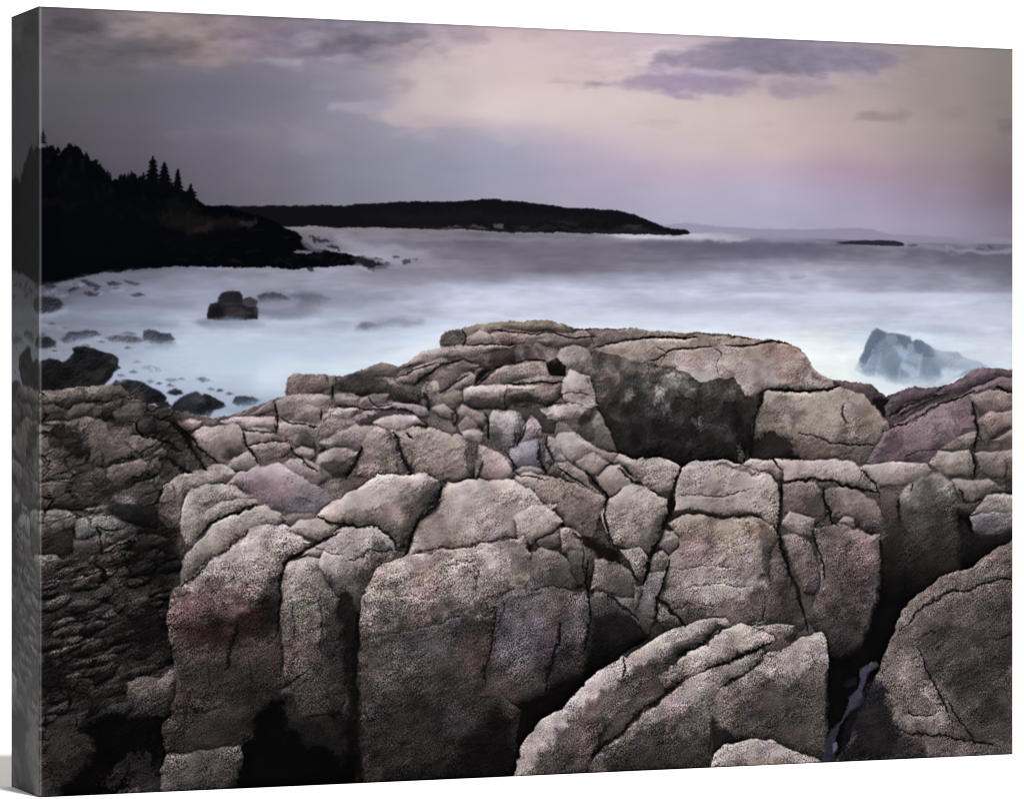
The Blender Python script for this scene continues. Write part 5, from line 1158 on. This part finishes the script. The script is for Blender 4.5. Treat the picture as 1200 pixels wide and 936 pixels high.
# the turned edge carries a paler, mirrored run of the picture
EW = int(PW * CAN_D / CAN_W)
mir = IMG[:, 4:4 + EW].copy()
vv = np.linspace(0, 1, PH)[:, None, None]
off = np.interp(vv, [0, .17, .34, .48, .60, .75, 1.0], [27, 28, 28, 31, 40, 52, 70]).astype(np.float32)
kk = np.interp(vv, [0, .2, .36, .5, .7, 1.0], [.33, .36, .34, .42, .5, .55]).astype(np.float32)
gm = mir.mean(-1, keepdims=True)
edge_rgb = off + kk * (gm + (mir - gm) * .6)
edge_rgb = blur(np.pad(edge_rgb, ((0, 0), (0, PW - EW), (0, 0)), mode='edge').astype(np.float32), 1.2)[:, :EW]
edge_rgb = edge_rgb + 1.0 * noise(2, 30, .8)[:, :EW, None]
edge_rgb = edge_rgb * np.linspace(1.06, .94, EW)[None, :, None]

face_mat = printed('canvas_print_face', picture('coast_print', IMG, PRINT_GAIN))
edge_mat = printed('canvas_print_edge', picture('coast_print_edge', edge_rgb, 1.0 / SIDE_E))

# ---------------------------------------------------------------- the stretched canvas
root = bpy.data.objects.new('canvas_print', None); sc.collection.objects.link(root)
root.location = (FRONT_LEFT[0], FRONT_LEFT[1], 0.0); root.rotation_euler = (0, 0, FACE_YAW)
root['label'] = 'thick gallery wrapped canvas print of a rocky coast at dusk'
root['category'] = 'canvas print'

RAD = 0.0016                                        # radius of the fold
def lines(length, count):
    near = [0, .0002, .0005, .0009, .0013, RAD]
    inner = np.linspace(RAD, length - RAD, count)[1:-1]
    return np.r_[near, inner, [length - q for q in near[::-1]]]
gx_ = lines(CAN_W, 560); gz_ = lines(CAN_H, 396)    # left to right, top to bottom
def sag(d): 
    d = np.clip(d, 0, RAD); return RAD - np.sqrt(np.clip(RAD ** 2 - (RAD - d) ** 2, 0, None))
NX, NZ = len(gx_), len(gz_)
GXm, GZm = np.meshgrid(gx_, gz_)
Ym = np.maximum(sag(np.minimum(GXm, CAN_W - GXm)), sag(np.minimum(GZm, CAN_H - GZm)))
V = np.stack([GXm, Ym, CAN_H - GZm], -1).reshape(-1, 3)
UV = np.stack([GXm / CAN_W, 1 - GZm / CAN_H], -1).reshape(-1, 2)
cx = ((gx_[:-1] + gx_[1:]) / 2 / CAN_W * PW).astype(int).clip(0, PW - 1)
cz = ((gz_[:-1] + gz_[1:]) / 2 / CAN_H * PH).astype(int).clip(0, PH - 1)
CELL = LABEL[cz[:, None], cx[None, :]]
II, JJ = np.mgrid[0:NZ - 1, 0:NX - 1]
Q = np.stack([II * NX + JJ, (II + 1) * NX + JJ, (II + 1) * NX + JJ + 1, II * NX + JJ + 1], -1)
def add_region(name, label, cells):
    f = Q[cells]
    u, inv = np.unique(f.ravel(), return_inverse=True)
    o = mesh_object(name, V[u], inv.reshape(-1, 4), face_mat, root, UV[u], True)
    if label: o['label'] = label
    if name == 'printed_ledge': o['kind'] = 'stuff'
counts = np.bincount(CELL.ravel(), minlength=len(REGIONS))
for k, c in enumerate(counts):                      # scraps too small to see go to what lies around them
    if 0 < c < 6:
        CELL[CELL == k] = sea_id if REGIONS[k][0] == 'printed_surf_rock' else BED_ID
        counts[k] = 0
for k, (nm, lab) in enumerate(REGIONS):
    m = CELL == k
    if m.any(): add_region(nm, lab, m)

# turned edges and the closed back
def strip(name, P, us, mat, label=None):
    o = mesh_object(name, P, [(0, 1, 2, 3)], mat, root, us)
    if label: o['label'] = label
t = CAN_D / CAN_W; s = CAN_D / CAN_H
zs = np.linspace(0, 1, 41)
P = []; U = []
for q in zs:
    P += [(0, RAD, CAN_H * (1 - q)), (0, CAN_D, CAN_H * (1 - q))]; U += [(0, 1 - q), (1, 1 - q)]
F = [(2 * i, 2 * i + 1, 2 * i + 3, 2 * i + 2) for i in range(40)]
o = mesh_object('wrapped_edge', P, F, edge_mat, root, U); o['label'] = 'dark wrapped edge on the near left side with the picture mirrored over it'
strip('wrapped_edge', [(CAN_W, RAD, 0), (CAN_W, CAN_D, 0), (CAN_W, CAN_D, CAN_H), (CAN_W, RAD, CAN_H)], [(1, 0), (1 - t, 0), (1 - t, 1), (1, 1)], face_mat)
strip('wrapped_edge', [(0, RAD, CAN_H), (CAN_W, RAD, CAN_H), (CAN_W, CAN_D, CAN_H), (0, CAN_D, CAN_H)], [(0, 1), (1, 1), (1, 1 - s), (0, 1 - s)], face_mat)
strip('wrapped_edge', [(0, RAD, 0.0004), (0, CAN_D, 0.0004), (CAN_W, CAN_D, 0.0004), (CAN_W, RAD, 0.0004)], [(0, 0), (0, s), (1, s), (1, 0)], face_mat)
mesh_object('backing_board', [(0.001, CAN_D - .001, .001), (CAN_W - .001, CAN_D - .001, .001), (CAN_W - .001, CAN_D - .001, CAN_H - .001), (0.001, CAN_D - .001, CAN_H - .001)], [(3, 2, 1, 0)], speckled('kraft_board', (0.42, 0.33, 0.22), 0.1, 40.0), root)
